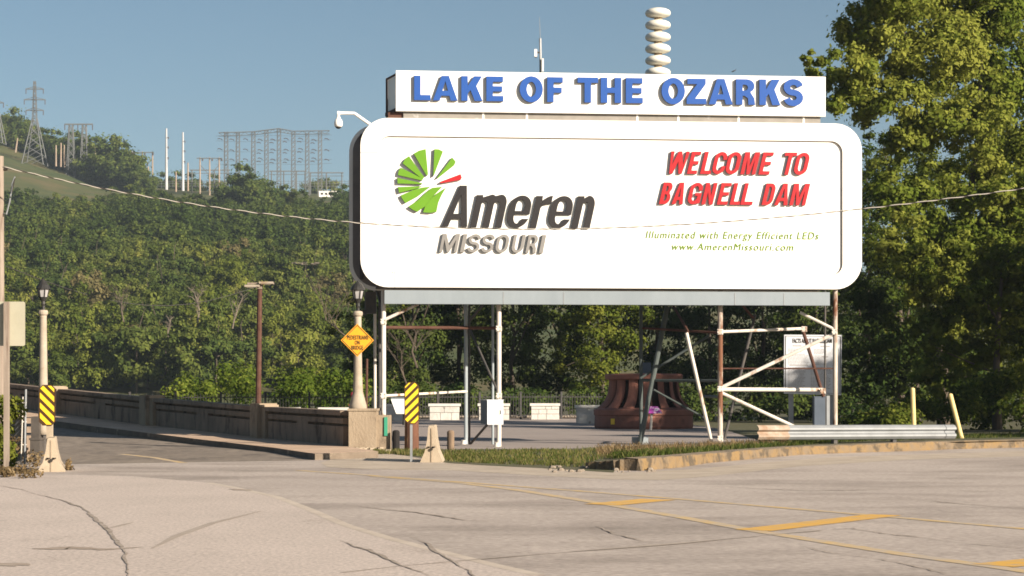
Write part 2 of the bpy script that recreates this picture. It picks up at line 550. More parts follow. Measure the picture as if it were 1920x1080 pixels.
strip('yellow_line', 'faint_yellow', [(560, 882), (680, 890), (800, 899), (920, 908), (1080, 920), (1280, 936), (1480, 953), (1660, 968), (1920, 991), (2100, 1008)], .20, .0045)
strip('yellow_line', 'faint_yellow', [(700, 893), (860, 905), (980, 920), (1130, 944), (1280, 970), (1410, 994), (1560, 1018), (1700, 1040), (1870, 1063), (2050, 1090)], .22, .0045)
strip('yellow_line', 'faint_yellow', [(225, 851), (290, 858), (345, 868)], .20, .0045)
strip('hatch_mark', 'yellow_bright', [(1128, 946), (1236, 936)], .6, .0065)
strip('hatch_mark', 'yellow_bright', [(1412, 994), (1660, 965)], .48, .0065)
strip('hatch_mark', 'yellow_bright', [(1862, 1060), (2000, 1046)], .48, .0065)
strip('white_line', 'faint_white', [(390, 905), (450, 916), (520, 932), (580, 955), (650, 985), (740, 1012), (830, 1035), (930, 1060), (1010, 1078)], .15, .0045)
crk = [
    [(-40, 905), (40, 917), (110, 936), (150, 950), (170, 960), (185, 975), (205, 995), (228, 1022), (238, 1042), (245, 1075), (250, 1100)],
    [(760, 1003), (800, 1020), (860, 1060), (900, 1085)],
    [(640, 1013), (690, 1030), (760, 1060), (820, 1085)],
    [(640, 945), (780, 960), (880, 975), (960, 980)],
    [(1560, 992), (1600, 990), (1660, 1000), (1700, 1004), (1800, 1017), (1930, 1028)],
    [(1650, 932), (1730, 937), (1830, 946), (1930, 954)],
    [(1280, 909), (1340, 911), (1430, 916), (1520, 920), (1660, 917), (1800, 921), (1930, 926)],
    [(1280, 893), (1310, 894)],
    [(1120, 985), (1150, 1000), (1220, 1018)],
    [(1500, 1022), (1560, 1035), (1640, 1046), (1720, 1060), (1780, 1075)],
    [(60, 870 + 25), (130, 897)],
]
for c in crk:
    strip('crack', 'crack', c, .03, .009, jitter=.6, taper=True, sub=10)
strip('tyre_mark', 'skid', [(640, 1073), (760, 1060), (900, 1048), (1060, 1035), (1280, 1018), (1440, 1003), (1540, 994)], .07, .007, jitter=.1, sub=4)
strip('tyre_mark', 'skid', [(285, 1028), (330, 1005), (400, 980), (490, 958)], .12, .007, taper=True, sub=3)
strip('tyre_mark', 'skid', [(205, 990), (250, 979)], .09, .007, taper=True, sub=3)
strip('dirt_patch', 'patch', [(60, 1028), (130, 1026), (200, 1028), (270, 1027)], .22, .008, jitter=.3, taper=True, sub=5)
strip('dirt_patch', 'patch', [(-20, 1060), (10, 1058), (40, 1055)], .22, .008, jitter=.3, taper=True, sub=5)
strip('dirt_patch', 'crack', [(1800, 919), (1820, 920.5), (1890, 921)], .2, .008, jitter=.3, taper=True, sub=5)
strip('dirt_patch', 'patch', [(425, 917), (450, 918.5), (470, 919.5)], .22, .008, jitter=.3, taper=True, sub=4)

# broken yellow kerb on the right
KB = [(1098, 866, 879), (1150, 862, 882), (1200, 858, 883), (1280, 853, 876), (1330, 849, 868), (1420, 842, 860), (1500, 837, 853), (1600, 833, 849), (1700, 829, 846), (1800, 826, 842), (1920, 823.5, 839), (2050, 822, 837)]
kb = MB()
rk = random.Random(4)
pts = []
for (a, b) in zip(KB, KB[1:]):
    for k in range(8):
        t = k / 8
        px = a[0] + (b[0] - a[0]) * t
        py = a[2] + (b[2] - a[2]) * t
        p = G(px, py, 0)
        hgt = (py - (a[1] + (b[1] - a[1]) * t)) * p.y / F * 1.0
        pts.append((p, max(.12, hgt * .93)))
fr, tp, bk = [], [], []
for i, (p, hh) in enumerate(pts):
    d = pts[min(i + 1, len(pts) - 1)][0] - pts[max(i - 1, 0)][0]
    nn = Vector((-d.y, d.x, 0)).normalized()
    rough = .05 if i < 24 else .02
    fr.append(p + nn * rk.uniform(-rough, rough) - Z * .05)
    tp.append(p + nn * (.04 + rk.uniform(-rough, rough)) + Z * (hh + rk.uniform(-.012, .012)))
    bk.append(p + nn * .42 + Z * (hh + .01))
for i in range(len(pts) - 1):
    kb.cur = 0
    kb.sheet([fr[i], fr[i + 1], tp[i + 1], tp[i]])
    kb.cur = 1
    kb.sheet([tp[i], tp[i + 1], bk[i + 1], bk[i]])
    kb.sheet([bk[i], bk[i + 1], bk[i + 1] - Z * .6, bk[i] - Z * .6])
kb.cur = 0
kb.sheet([fr[0], tp[0], bk[0], bk[0] - Z * .5])
struct(kb.build('kerb', ['kerb', 'kerb_top']))
# raised verge behind the kerb
vg = MB()
back = [W(1100, 846, 58), W(1400, 838, 62), W(1500, 830, 68), W(1700, 815, 80), W(2100, 800, 92), W(2500, 812, 80)]
bkp = [bk[0], bk[32], bk[48], bk[64], bk[-1], bk[-1] + Vector((14, 4, 0))]
for i in range(5):
    vg.sheet([bkp[i] - Z * .03, bkp[i + 1] - Z * .03, Vector((back[i + 1].x, back[i + 1].y, .18)), Vector((back[i].x, back[i].y, .1))])
p0_, p1_ = bkp[0] - Z * .03, Vector((back[0].x, back[0].y, .1))
vg.sheet([p0_, p1_, p1_ + Vector((-.9, .2, -.12)), p0_ + Vector((-.9, .2, -.2))])
struct(vg.build('verge', 'soil'))


# ------------------------------------------------------------------ hillside across the river
PXS = [-900, -200, 0, 100, 200, 300, 450, 600, 800, 1500, 3000]
P700 = [350, 382, 390, 395, 402, 397, 395, 398, 400, 520, 600]
P900 = [200, 240, 268, 300, 343, 355, 360, 362, 366, 510, 600]


def terr(px, D):
    z7 = H + (HZ - np.interp(px, PXS, P700)) * 700 / F
    z9 = H + (HZ - np.interp(px, PXS, P900)) * 900 / F
    if D <= 290:
        return -.3
    if D <= 700:
        s = (D - 290) / 410
        return -.3 + (z7 + .3) * (s ** 1.1)
    if D <= 900:
        return z7 + (z9 - z7) * (D - 700) / 200
    return z9 + (D - 900) * .01


hm = MB()
pxs = list(range(-900, 3001, 60))
Ds = list(range(250, 1600, 25))
idx = {}
for j, D in enumerate(Ds):
    for i, px in enumerate(pxs):
        hm.v.append(Vector(((px - 960) * D / F, D, terr(px, D) + (.6 * math.sin(px * .05 + D * .07) if D > 300 else 0))))
nx = len(pxs)
for j in range(len(Ds) - 1):
    for i in range(nx - 1):
        hm.f.append((j * nx + i, j * nx + i + 1, (j + 1) * nx + i + 1, (j + 1) * nx + i))
hm.mi = [0] * len(hm.f)
struct(hm.build('hillside', 'hill', smooth=True, nofix=True))


# ------------------------------------------------------------------ trees
def leaf_mesh(name, c, nrm, size, tint, asp=.6):
    n = len(c)
    nrm = nrm / (np.linalg.norm(nrm, axis=1, keepdims=True) + 1e-9)
    r = RNG.normal(size=(n, 3))
    t = np.cross(nrm, r)
    t /= np.linalg.norm(t, axis=1, keepdims=True) + 1e-9
    b = np.cross(nrm, t)
    s = size[:, None]
    V = np.empty((n, 4, 3))
    V[:, 0] = c - t * s
    V[:, 1] = c + b * s * asp + nrm * s * .15
    V[:, 2] = c + t * s
    V[:, 3] = c - b * s * asp + nrm * s * .15
    me = bpy.data.meshes.new(name)
    me.vertices.add(n * 4)
    me.vertices.foreach_set('co', V.reshape(-1).astype(np.float32))
    me.loops.add(n * 4)
    me.loops.foreach_set('vertex_index', np.arange(n * 4, dtype=np.int32))
    me.polygons.add(n)
    me.polygons.foreach_set('loop_start', np.arange(0, n * 4, 4, dtype=np.int32))
    me.polygons.foreach_set('loop_total', np.full(n, 4, dtype=np.int32))
    a = me.attributes.new('tint', 'FLOAT', 'FACE')
    a.data.foreach_set('value', tint.astype(np.float32))
    me.update()
    me.validate()
    return me


def crown(rx, ry, rz, nclump, nleaf, leaf, seed, cr=.3, shell=.5, low=-1.0, up=.35):
    """leaf clumps spread through an uneven ellipsoid; returns leaf arrays and clump centres, base at z=0"""
    global RNG
    RNG = np.random.default_rng(seed)
    d = RNG.normal(size=(nclump * 2, 3))
    d /= np.linalg.norm(d, axis=1, keepdims=True)
    d = d[d[:, 2] > low][:nclump]
    rad = shell + (1 - shell) * RNG.random(len(d)) ** .7
    lump = 1 + .18 * np.sin(d[:, 0] * 3.1 + seed) + .15 * np.sin(d[:, 1] * 4.3 + seed * 2) + .12 * np.sin(d[:, 2] * 5 + seed)
    cc = d * (rad * lump)[:, None] * np.array([rx, ry, rz])
    cs = cr * (rx + ry + rz) / 3 * RNG.uniform(.6, 1.35, len(d))
    ct = RNG.random(len(d))
    per = nleaf // len(d)
    k = np.repeat(np.arange(len(d)), per)
    e = RNG.normal(size=(len(k), 3))
    e /= np.linalg.norm(e, axis=1, keepdims=True)
    rr = np.abs(RNG.normal(size=len(k))) * .42 + .25
    c = cc[k] + e * (rr * cs[k])[:, None] * np.array([1.05, 1.05, .75])
    nr = e * .8 + d[k] * .35 + np.array([0, 0, up]) + RNG.normal(size=(len(k), 3)) * .45
    tint = np.clip(ct[k] * .5 + RNG.random(len(k)) * .35 + .08, 0, 1)
    sz = leaf * RNG.uniform(.6, 1.25, len(k))
    return c, nr, sz, tint, cc


def trunk_mb(h, r, cc, zc, nl=7, lean=(0, 0), seed=1, bend=.3):
    rr = random.Random(seed)
    mb = MB()
    pts = []
    for i in range(6):
        t = i / 5
        pts.append(Vector((lean[0] * t + rr.uniform(-bend, bend) * t * (1 - t) * 2, lean[1] * t, h * t)))
    mb.tube(pts, [r * (1.25 if i == 0 else 1 - .14 * i) for i in range(6)], 8)
    sel = sorted(range(len(cc)), key=lambda i: rr.random())[:nl]
    for i in sel:
        s = pts[rr.choice((2, 3, 4, 5))]
        e = Vector(cc[i]) + Vector((0, 0, zc))
        if e.z < s.z:
            s = pts[2]
        m_ = s.lerp(e, .5) + Vector((rr.uniform(-.3, .3), rr.uniform(-.3, .3), .08 * h))
        mb.tube([s, m_, e], [r * .42, r * .26, r * .09], 6)
    return mb


TREE_N = [0]


def make_tree(name, label, cat, lm, loc, rx, ry, rz, zc, nclump, nleaf, leaf, seed, tr=.25, cr=.3, shell=.5, low=-1.0, nl=7, lean=(0, 0), group=None, bark='bark', rot=0.0):
    c, nr, sz, ti, cc = crown(rx, ry, rz, nclump, nleaf, leaf, seed, cr, shell, low)
    c = c + np.array([lean[0], lean[1], zc])
    cc2 = cc + np.array([lean[0], lean[1], 0])
    root = thing(name, label, cat, Vector((0, 0, 0)), group)
    trunk_mb(zc + rz * .35, tr, cc2, zc, nl, lean, seed).build('trunk', bark, root)
    me = leaf_mesh('crown', c, nr, sz, ti)
    me.materials.append(M[lm])
    link('crown', me, root)
    root.location = loc
    root.rotation_euler.z = rot
    return root


# prototypes for the far slope
protos = []
spec = [('hill_mid', 3.3, 4.0, 26, .27), ('hill_mid', 3.8, 3.6, 30, .29), ('hill_dark', 3.4, 4.4, 26, .27), ('hill_dark', 3.0, 3.8, 24, .3),
        ('hill_sun', 3.2, 3.8, 26, .28), ('hill_dry', 3.1, 3.6, 24, .28), ('hill_mid', 2.6, 3.6, 22, .3)]
HLAB = {'hill_mid': 'mid green broadleaf tree among the dense woods of the far slope',
        'hill_dark': 'dark green rounded tree among the dense woods of the far slope',
        'hill_sun': 'yellow green sunlit tree among the dense woods of the far slope',
        'hill_dry': 'brownish olive tree among the dense woods of the far slope'}
rt = random.Random(21)
spots = []
D = 300.0
while D < 715:
    step_px = 5.6 * F / D
    px = -420 + rt.uniform(0, step_px)
    while px < 760:
        spots.append((px + rt.uniform(-.35, .35) * step_px, D + rt.uniform(-5, 5)))
        px += step_px * rt.uniform(.8, 1.2)
    D += 9.5 + (D - 300) * .008
spots.sort(key=lambda s: s[1])
made = {}
far_c, far_n, far_s, far_t = [], [], [], []
NIND = 270
spots = [q for q in spots if -40 < q[0] < 730] + [q for q in spots if not -40 < q[0] < 730]
cl_rng = np.random.default_rng(5)
for i, (px, D) in enumerate(spots):
    patch = math.sin(px * .013 + D * .021) + math.sin(px * .031 - D * .017 + 2) + rt.uniform(-1.1, 1.1)
    if D < 400:
        patch += .95
    if D > 560:
        patch -= .5
    if patch > 1.6:
        k = 4
    elif patch > .1:
        k = rt.choice((0, 1, 6))
    elif patch > -.25 and rt.random() < .3:
        k = 5
    elif patch > -.5:
        k = rt.choice((0, 1, 2, 6))
    else:
        k = rt.choice((2, 3, 2, 1))
    z = terr(px, D)
    if D > 690 and px < 240 and rt.random() < .55 or px < -300 and D > 560:
        continue
    s = rt.uniform(.8, 1.35)
    if D > 640:
        s *= .72
    loc = Vector(((px - 960) * D / F, D, z - .5))
    sc3 = (s * rt.uniform(.9, 1.15), s * rt.uniform(.9, 1.15), s * rt.uniform(.9, 1.25))
    lm, rxy, rz, nc, cr_ = spec[k]
    if i < NIND:
        if k not in made:
            made[k] = make_tree('hillside_tree', HLAB[lm], 'tree', lm, loc, rxy, rxy, rz, rz * .95, nc + 8, 4600, .25, 100 + k, .14, cr_, .5, -.7, 4,
                                group={'hill_mid': 'mid green trees of the far slope', 'hill_dark': 'dark green trees of the far slope',
                                       'hill_sun': 'yellow green trees of the far slope', 'hill_dry': 'brownish trees of the far slope'}[lm])
            made[k].scale = sc3
        else:
            copy_tree(made[k], loc, rt.uniform(0, 6.28), sc3)
    else:
        c, nr, sz, ti, cc = crown(rxy, rxy, rz, 18, 1000, .40, 500 + i, .36, .5, -.5)
        far_c.append(c * np.array(sc3) + np.array(loc) + np.array([0, 0, rz * .95 * s]))
        far_n.append(nr)
        far_s.append(sz * s)
        base = {'hill_mid': -.2, 'hill_dark': -.4, 'hill_sun': .04, 'hill_dry': -.05}[lm]
        far_t.append(np.clip(ti * .7 + .15 + base + rt.uniform(-.1, .1), 0, 1))
me = leaf_mesh('far_woods', np.concatenate(far_c), np.concatenate(far_n), np.concatenate(far_s), np.concatenate(far_t))
me.materials.append(M['hill_mid'])
struct(link('far_woods', me), 'stuff')['label'] = 'dense mixed woods on the upper part of the far slope'

# trees standing out on the skyline
SK = [(-15, 205, 900, 1.5, 'd'), (20, 200, 905, 1.5, 'd'), (55, 222, 900, 1.3, 'd'), (88, 240, 890, 1.1, 'd'), (105, 242, 880, 1.1, 'd'), (140, 243, 870, 1.2, 'd'), (165, 252, 860, 1.2, 'd'),
      (182, 255, 860, 1.1, 'd'), (205, 252, 855, 1.2, 'd'), (226, 262, 850, 1.1, 'd'), (240, 282, 845, .9, 'd'), (258, 305, 830, .7, 'd'), (300, 322, 960, .7, 'd'), (330, 320, 960, .8, 'd'), (362, 323, 960, .8, 'd'), (405, 326, 960, .7, 'd'),
      (455, 306, 690, 1.25, 'd'), (478, 322, 680, 1.35, 'd'), (440, 330, 685, 1.0, 'd'), (505, 338, 685, 1.25, 'd'), (530, 345, 690, .9, 'd'), (545, 352, 690, .8, 'm'), (590, 330, 980, .9, 'm'), (612, 328, 980, .9, 'm'), (640, 345, 980, .7, 'd'),
      (250, 345, 690, 1.0, 'd'), (215, 350, 690, .9, 'd'), (280, 352, 690, .9, 'd'), (650, 345, 705, .9, 'd')]
SKD = ['dark tree on the skyline ridge at upper left', 'dark crown in the tree clump standing up before the substation', 'small dark tree along the substation skyline']
made['sky'] = make_tree('skyline_tree', SKD[2], 'tree', 'hill_dark', Vector((-300, 905, 60)), 3.3, 3.3, 4.2, 4.1, 60, 7000, .27, 931, .2, .34, .25, -1, 4, group='trees along the substation skyline')
made['sky'].location = ((238 - 960) * .24, 960, terr(238, 960) - .5)
for (px, pt, D, s, kd) in SK + [(q[0] + 13, q[1] + 14, q[2] - 8, q[3], q[4]) for q in SK if q[0] < 262 and q[2] > 800]:
    k = 2 if kd == 'd' else 0
    ztop = H + (HZ - pt) * D / F
    zb_ = terr(px, D) - .8
    s = max(.5, (ztop - zb_) / 8.4)
    if px < 260 and D > 800:
        lab, grp = SKD[0], 'skyline ridge trees'
    elif D < 720:
        lab, grp = SKD[1], 'clump before the substation'
    else:
        lab, grp = SKD[2], 'trees along the substation skyline'
    o = copy_tree(made['sky'] if kd == 'd' else made[k], Vector(((px - 960) * D / F, D, zb_)), rt.uniform(0, 6.28), (s * 1.05, s * 1.05, s), lab)
    o['group'] = grp
    o.name = 'skyline_tree'


def bare_tree(label, px, py0, py1, D, spread, seed, lean=0.0, mate='bark_pale', w=.2, grp=None):
    rr = random.Random(seed)
    p0, p1 = W(px, py0, D), W(px + lean, py1, D)
    root = thing('bare_tree', label, 'tree', p0, grp)
    mb = MB()
    mid = p0.lerp(p1, .5) + Vector((rr.uniform(-.3, .3), 0, 0))
    mb.tube([p0, mid, p1], [w, w * .75, w * .4], 6)
    mb.build('trunk', mate, root)
    b = MB()
    for k in range(9):
        s = p0.lerp(p1, rr.uniform(.35, 1))
        e = s + Vector((rr.uniform(-1, 1) * spread, rr.uniform(-.5, .5) * spread, rr.uniform(.5, 1.3) * spread))
        m_ = s.lerp(e, .5) + Vector((rr.uniform(-.2, .2), 0, .2 * spread))
        b.tube([s, m_, e], [w * .45, w * .28, w * .1], 5)
        for q in range(3):
            e2 = m_ + Vector((rr.uniform(-.7, .7) * spread, rr.uniform(-.3, .3), rr.uniform(.2, .8) * spread))
            b.tube([m_, e2], [w * .2, w * .07], 4)
    b.build('branches', mate, root)


bare_tree('bare pale tree standing at the left of the wooded slope', 232, 604, 560, 303, 2.0, 1, -3, 'twigs', .11)
bare_tree('bare white forked tree in the middle of the wooded slope', 370, 606, 560, 301, 1.6, 2, 0, w=.14)
bare_tree('leaning bare pale tree beside the rusty lamp mast', 436, 616, 572, 302, 1.8, 3, 12, w=.12)
bare_tree('short white trunk low on the wooded slope below the forked tree', 315, 632, 604, 300, .8, 4, 4, w=.12)

# ------------------------------------------------------------------ far power structures
DT = 850.0


def hp(px, py, D=DT):
    return W(px, py, D)


def lattice_mast(mb, px, py0, py1, half, D=DT, w=.22, top_half=None, n=8):
    """four-legged braced mast between two rows, half width in metres"""
    th = half if top_half is None else top_half
    b, t = hp(px, py0, D), hp(px, py1, D)
    cs = [(-1, -1), (1, -1), (1, 1), (-1, 1)]

    def c(i, f):
        h_ = half + (th - half) * f
        p = b.lerp(t, f)
        return p + Vector((cs[i][0] * h_, cs[i][1] * h_, 0))
    for i in range(4):
        mb.beam(c(i, 0), c(i, 1), w)
    for k in range(n):
        f0, f1 = k / n, (k + 1) / n
        for i in (0, 2):
            j = (i + 1) % 4
            mb.beam(c(i, f0), c(j, f1), w * .6)
            mb.beam(c(j, f0), c(i, f1), w * .6)
    return b, t


def lattice_tower(label, px, base, waist, top, half, arms, D=DT):
    root = thing('transmission_tower', label, 'tower', hp(px, base + 6, D))
    mb = MB()
    lattice_mast(mb, px, base + 6, waist, half, D, .32, .8, 5)
    mb.build('leg_frame', 'lattice', root)
    mb = MB()
    lattice_mast(mb, px, waist, top, .8, D, .22, .35, 9)
    mb.build('mast', 'lattice', root)
    for (py, hw) in arms:
        a = MB()
        c = hp(px, py, D)
        a.beam(c - X * hw, c + X * hw, .45, .35)
        a.beam(c - X * hw, c + Z * 1.1, .2)
        a.beam(c + X * hw, c + Z * 1.1, .2)
        arm = a.build('cross_arm', 'lattice', root)
        for sg in (-1, 1):
            s = MB()
            s.tube([c + X * sg * (hw - .15), c + X * sg * (hw - .15) - Z * 1.9], .16, 6)
            s.build('insulator', 'insul', arm)
    return root


lattice_tower('tall grey lattice tower with three cross arms on the grassy ridge', 65, 304, 222, 152, 4.3, [(167, 3.6), (187, 4.3), (207, 3.6)])
lattice_tower('lattice tower cut off by the left edge of the photo', -6, 264, 210, 190, 3.0, [(193, 2.8)])

root = thing('transmission_tower', 'two legged lattice tower under one long top beam beside the ridge trees', 'tower', hp(146, 342))
mb = MB()
for px in (133, 158):
    b_, t_ = lattice_mast(mb, px, 340, 234, 1.7, DT, .25, .7, 7)
mb.build('leg_frame', 'lattice', root)
mb = MB()
mb.beam(hp(121, 233), hp(174, 233), .6, .5)
mb.build('cross_arm', 'lattice', root)
for px in (121.5, 146, 173.5):
    mb = MB()
    mb.tube([hp(px, 234), hp(px, 244)], .18, 6)
    mb.build('insulator', 'insul', root)

for px, py0, py1, lean, lab in ((105, 306, 272, 0, 'first of three short timber poles beside the two legged lattice tower'),
                                (114, 307, 268, .5, 'middle and tallest of three short timber poles by the two legged lattice tower'),
                                (120.5, 308, 272, 0, 'last of three short timber poles, nearest the two legged lattice tower'),
                                (29, 280, 259, 4, 'tilted timber pole on the grass slope left of the tall tower'),
                                (177, 330, 276, 2, 'tall timber pole right of the two legged lattice tower'),
                                (278, 344, 312, 0, 'short timber pole inside the three pole frame'),
                                (330, 354, 322, 0, 'short timber pole between the two pale monopoles'),
                                (352.5, 352, 305, 0, 'timber pole right of the second pale monopole'),
                                (219, 322, 304, 0, 'short stubby timber pole on the slope below the ridge trees'),
                                (224, 322, 305, 0, 'short stubby timber pole paired beside another below the ridge trees')):
    mb = MB()
    mb.tube([hp(px, py0 + 6), hp(px + lean, py1)], [.36, .26], 8)
    tag(mb.build('timber_pole', 'hill_wood', loc=hp(px, py0 + 6)), lab, 'pole')
for px, py0, py1, lab in ((312, 350, 241, 'taller left one of two pale steel monopoles on the ridge'), (343, 352, 248, 'right one of two pale steel monopoles on the ridge')):
    root = thing('steel_monopole', lab, 'pole', hp(px, py0 + 6))
    mb = MB()
    mb.tube([hp(px, py0 + 6), hp(px, py1)], [.62, .33], 10)
    mb.build('shaft', 'monopole', root)
    for py in (py1 + 18, py1 + 36, py1 + 56):
        mb = MB()
        mb.beam(hp(px, py) - Y * .3, hp(px + 4.2, py - 2) - Y * .3, .18)
        mb.tube([hp(px + 4, py - 2) - Y * .3, hp(px + 4, py + 2) - Y * .3], .16, 6)
        mb.build('cross_arm', 'insul', root)


def pole_frame(label, pxs_, base, top, over, brace=True):
    root = thing('pole_frame', label, 'pole frame', hp(pxs_[1], base + 6))
    for px, b_ in zip(pxs_, base if isinstance(base, (list, tuple)) else [base] * len(pxs_)):
        mb = MB()
        mb.tube([hp(px, b_ + 5), hp(px, top - 2)], [.36, .27], 8)
        mb.build('pole', 'hill_wood', root)
    mb = MB()
    mb.beam(hp(pxs_[0] - over, top) - Y * .4, hp(pxs_[-1] + over, top) - Y * .4, .4, .35)
    mb.build('top_beam', 'lattice', root)
    for a in [q + 5 for q in pxs_[:-1]] + [pxs_[-1] + over - 1]:
        mb = MB()
        mb.tube([hp(a, top + 1) - Y * .4, hp(a, top + 5) - Y * .4], .3, 6)
        mb.build('insulator', 'insul', root)
    if brace:
        mb = MB()
        mb.beam(hp(pxs_[0], top + 12), hp(pxs_[1], top + 32), .22)
        mb.beam(hp(pxs_[2], top + 12), hp(pxs_[1], top + 32), .22)
        mb.build('cross_brace', 'lattice', root)


def frame_fix(label, pxs_, base, top, over, brace=True):
    pole_frame(label, pxs_, max(base) if isinstance(base, (list, tuple)) else base, top, over, brace)


frame_fix('three pole timber frame with a top beam at the edge of the ridge trees', [248, 267, 286], [330, 342, 358], 286, 2)
frame_fix('three pole timber frame with cross bracing right of the monopoles', [375, 393, 411], [362, 360, 368], 297, 6)

root = thing('substation_gantry', 'wide gantry of eight tall lattice masts under one long top beam', 'substation', hp(515, 366))
for px, t_ in ((424, 247), (446, 248), (475, 247), (499.5, 244), (523, 242), (550, 247), (576, 248), (600, 246)):
    mb = MB()
    lattice_mast(mb, px, 368, t_, .8, DT, .2, .65, 15)
    mb.build('mast', 'lattice', root)
mb = MB()
for a, b in (((410, 249), (475, 247)), ((475, 247), (523, 241)), ((523, 241), (550, 246)), ((550, 246), (618, 245))):
    mb.beam(hp(*a), hp(*b), .9, .28)
    mb.beam(hp(a[0], a[1] + 6), hp(b[0], b[1] + 6), .9, .16)
    n = 8
    for k in range(n):
        x0, x1 = a[0] + (b[0] - a[0]) * k / n, a[0] + (b[0] - a[0]) * (k + 1) / n
        y0, y1 = a[1] + (b[1] - a[1]) * k / n, a[1] + (b[1] - a[1]) * (k + 1) / n
        mb.beam(hp(x0, y0 + (6 if k % 2 else 0)), hp(x1, y1 + (0 if k % 2 else 6)), .16)
mb.build('top_beam', 'lattice', root)
ri = random.Random(3)
for row in (261, 280, 298):
    for px in (412, 434, 460, 487, 511, 536, 563, 588, 612):
        mb = MB()
        q = px - 4
        dy = ri.uniform(-1, 2)
        mb.tube([hp(q, row + dy), hp(q + 3, row + dy - 1.2), hp(q + 7, row + dy), hp(q + 9, row + dy + 2)], .17, 5)
        if 480 < px < 590:
            mb.tube([hp(q - 2, row + dy + 6), hp(q + 2, row + dy + 5), hp(q + 6, row + dy + 6.5)], .17, 5)
        mb.build('insulator', 'insul', root)
mb = MB()
for row in (253, 262, 281, 299, 306):
    p, q = hp(405, row + 2), hp(622, row)
    mb.tube([p.lerp(q, k / 8) - Z * (.5 * math.sin(k * math.pi / 4) ** 2) for k in range(9)], .05, 4)
mb.build('bus_wire', 'lattice', root)

for (pa, pb, top, nm, lab) in ((505, 575, 321, (509, 532, 556, 572), 'lower lattice gantry in front of the tall masts'), (578, 644, 324, (582, 612, 641), 'low gantry beside the white trailer at the right of the substation'),
                               (356, 432, 319, (360, 402, 428), 'low faint gantry behind the cross braced timber frame')):
    root = thing('bus_gantry', lab, 'substation', hp((pa + pb) / 2, 366, 880))
    mb = MB()
    mb.beam(hp(pa, top, 880), hp(pb, top, 880), .5, .4)
    mb.beam(hp(pa, top + 6, 880), hp(pb, top + 6, 880), .4, .2)
    mb.build('top_beam', 'lattice', root)
    for px in nm:
        mb = MB()
        mb.tube([hp(px, 368, 880), hp(px, top, 880)], .24, 6)
        mb.build('pole', 'lattice', root)

# white trailer and box beside the substation
c0 = W(617, 373, 760)
root = thing('site_trailer', 'long white trailer parked on grass beside the substation', 'trailer', c0)
mb = MB()
mb.frame(c0, X, Y, Z, -3.6, 3.4, 0, 2.5, .7, 2.7)
mb.frame(c0, X, Y, Z, -3.75, 3.55, -.1, 2.6, 2.7, 2.85)
mb.build('body', 'white_frame', root)
mb = MB()
for k in range(4):
    mb.frame(c0, X, Y, Z, -3.0 + k * 1.5, -2.1 + k * 1.5, -.03, .02, 1.5, 2.2)
mb.build('window', 'ink', root)
for xx in (-2.2, 1.9):
    mb = MB()
    mb.tube([c0 + X * xx + Z * .42, c0 + X * xx + Z * .42 + Y * .25], .42, 12)
    mb.build('wheel', 'ink', root)
mb = MB()
mb.tube([c0 + X * 3.9 + Z * 1.5 - Y * .1, c0 + X * 3.9 + Z * 1.5 + Y * 2], .55, 12)
mb.build('tank', 'old_concrete', root)
c0 = W(412, 362, 770)
mb = MB()
mb.frame(c0, X, Y, Z, -1.1, 1.1, 0, 1.6, 0, 2.0)
mb.frame(c0, X, Y, Z, -1.2, 1.2, -.1, 1.7, 2.0, 2.15)
mb.frame(c0, X, Y, Z, -.2, .35, -.04, 0, .3, 1.6)
tag(mb.build('equipment_box', 'cream', loc=c0), 'small cream equipment box at the foot of the cross braced timber frame', 'box')
mb = MB()
for k in range(60):
    a = hp(240 + k * 7, 352, 905)
    mb.beam(a, a + Z * 3.2, .12)
mb.beam(hp(240, 344, 905), hp(655, 344, 905), .14)
mb.beam(hp(240, 340, 905), hp(655, 340, 905), .14)
mb.beam(hp(240, 349, 905), hp(655, 349, 905), .14)
tag(mb.build('perimeter_fence', 'lattice', loc=hp(450, 352, 905)), 'thin grey perimeter fence around the distant substation', 'fence')
mb = MB()
rr_ = random.Random(8)
c0 = W(572, 494, 420)
for k in range(12):
    c = c0 + Vector((rr_.uniform(-2.4, 2.4), rr_.uniform(-.6, .6), rr_.uniform(-.25, .25)))
    mb.box(c, (rr_.uniform(.5, 1.5), .8, rr_.uniform(.15, .4)), rr_.uniform(-.5, .5))
tag(mb.build('rock_outcrop', 'soil_rock', loc=c0), 'pale rock outcrop showing through the hillside woods', 'rock')


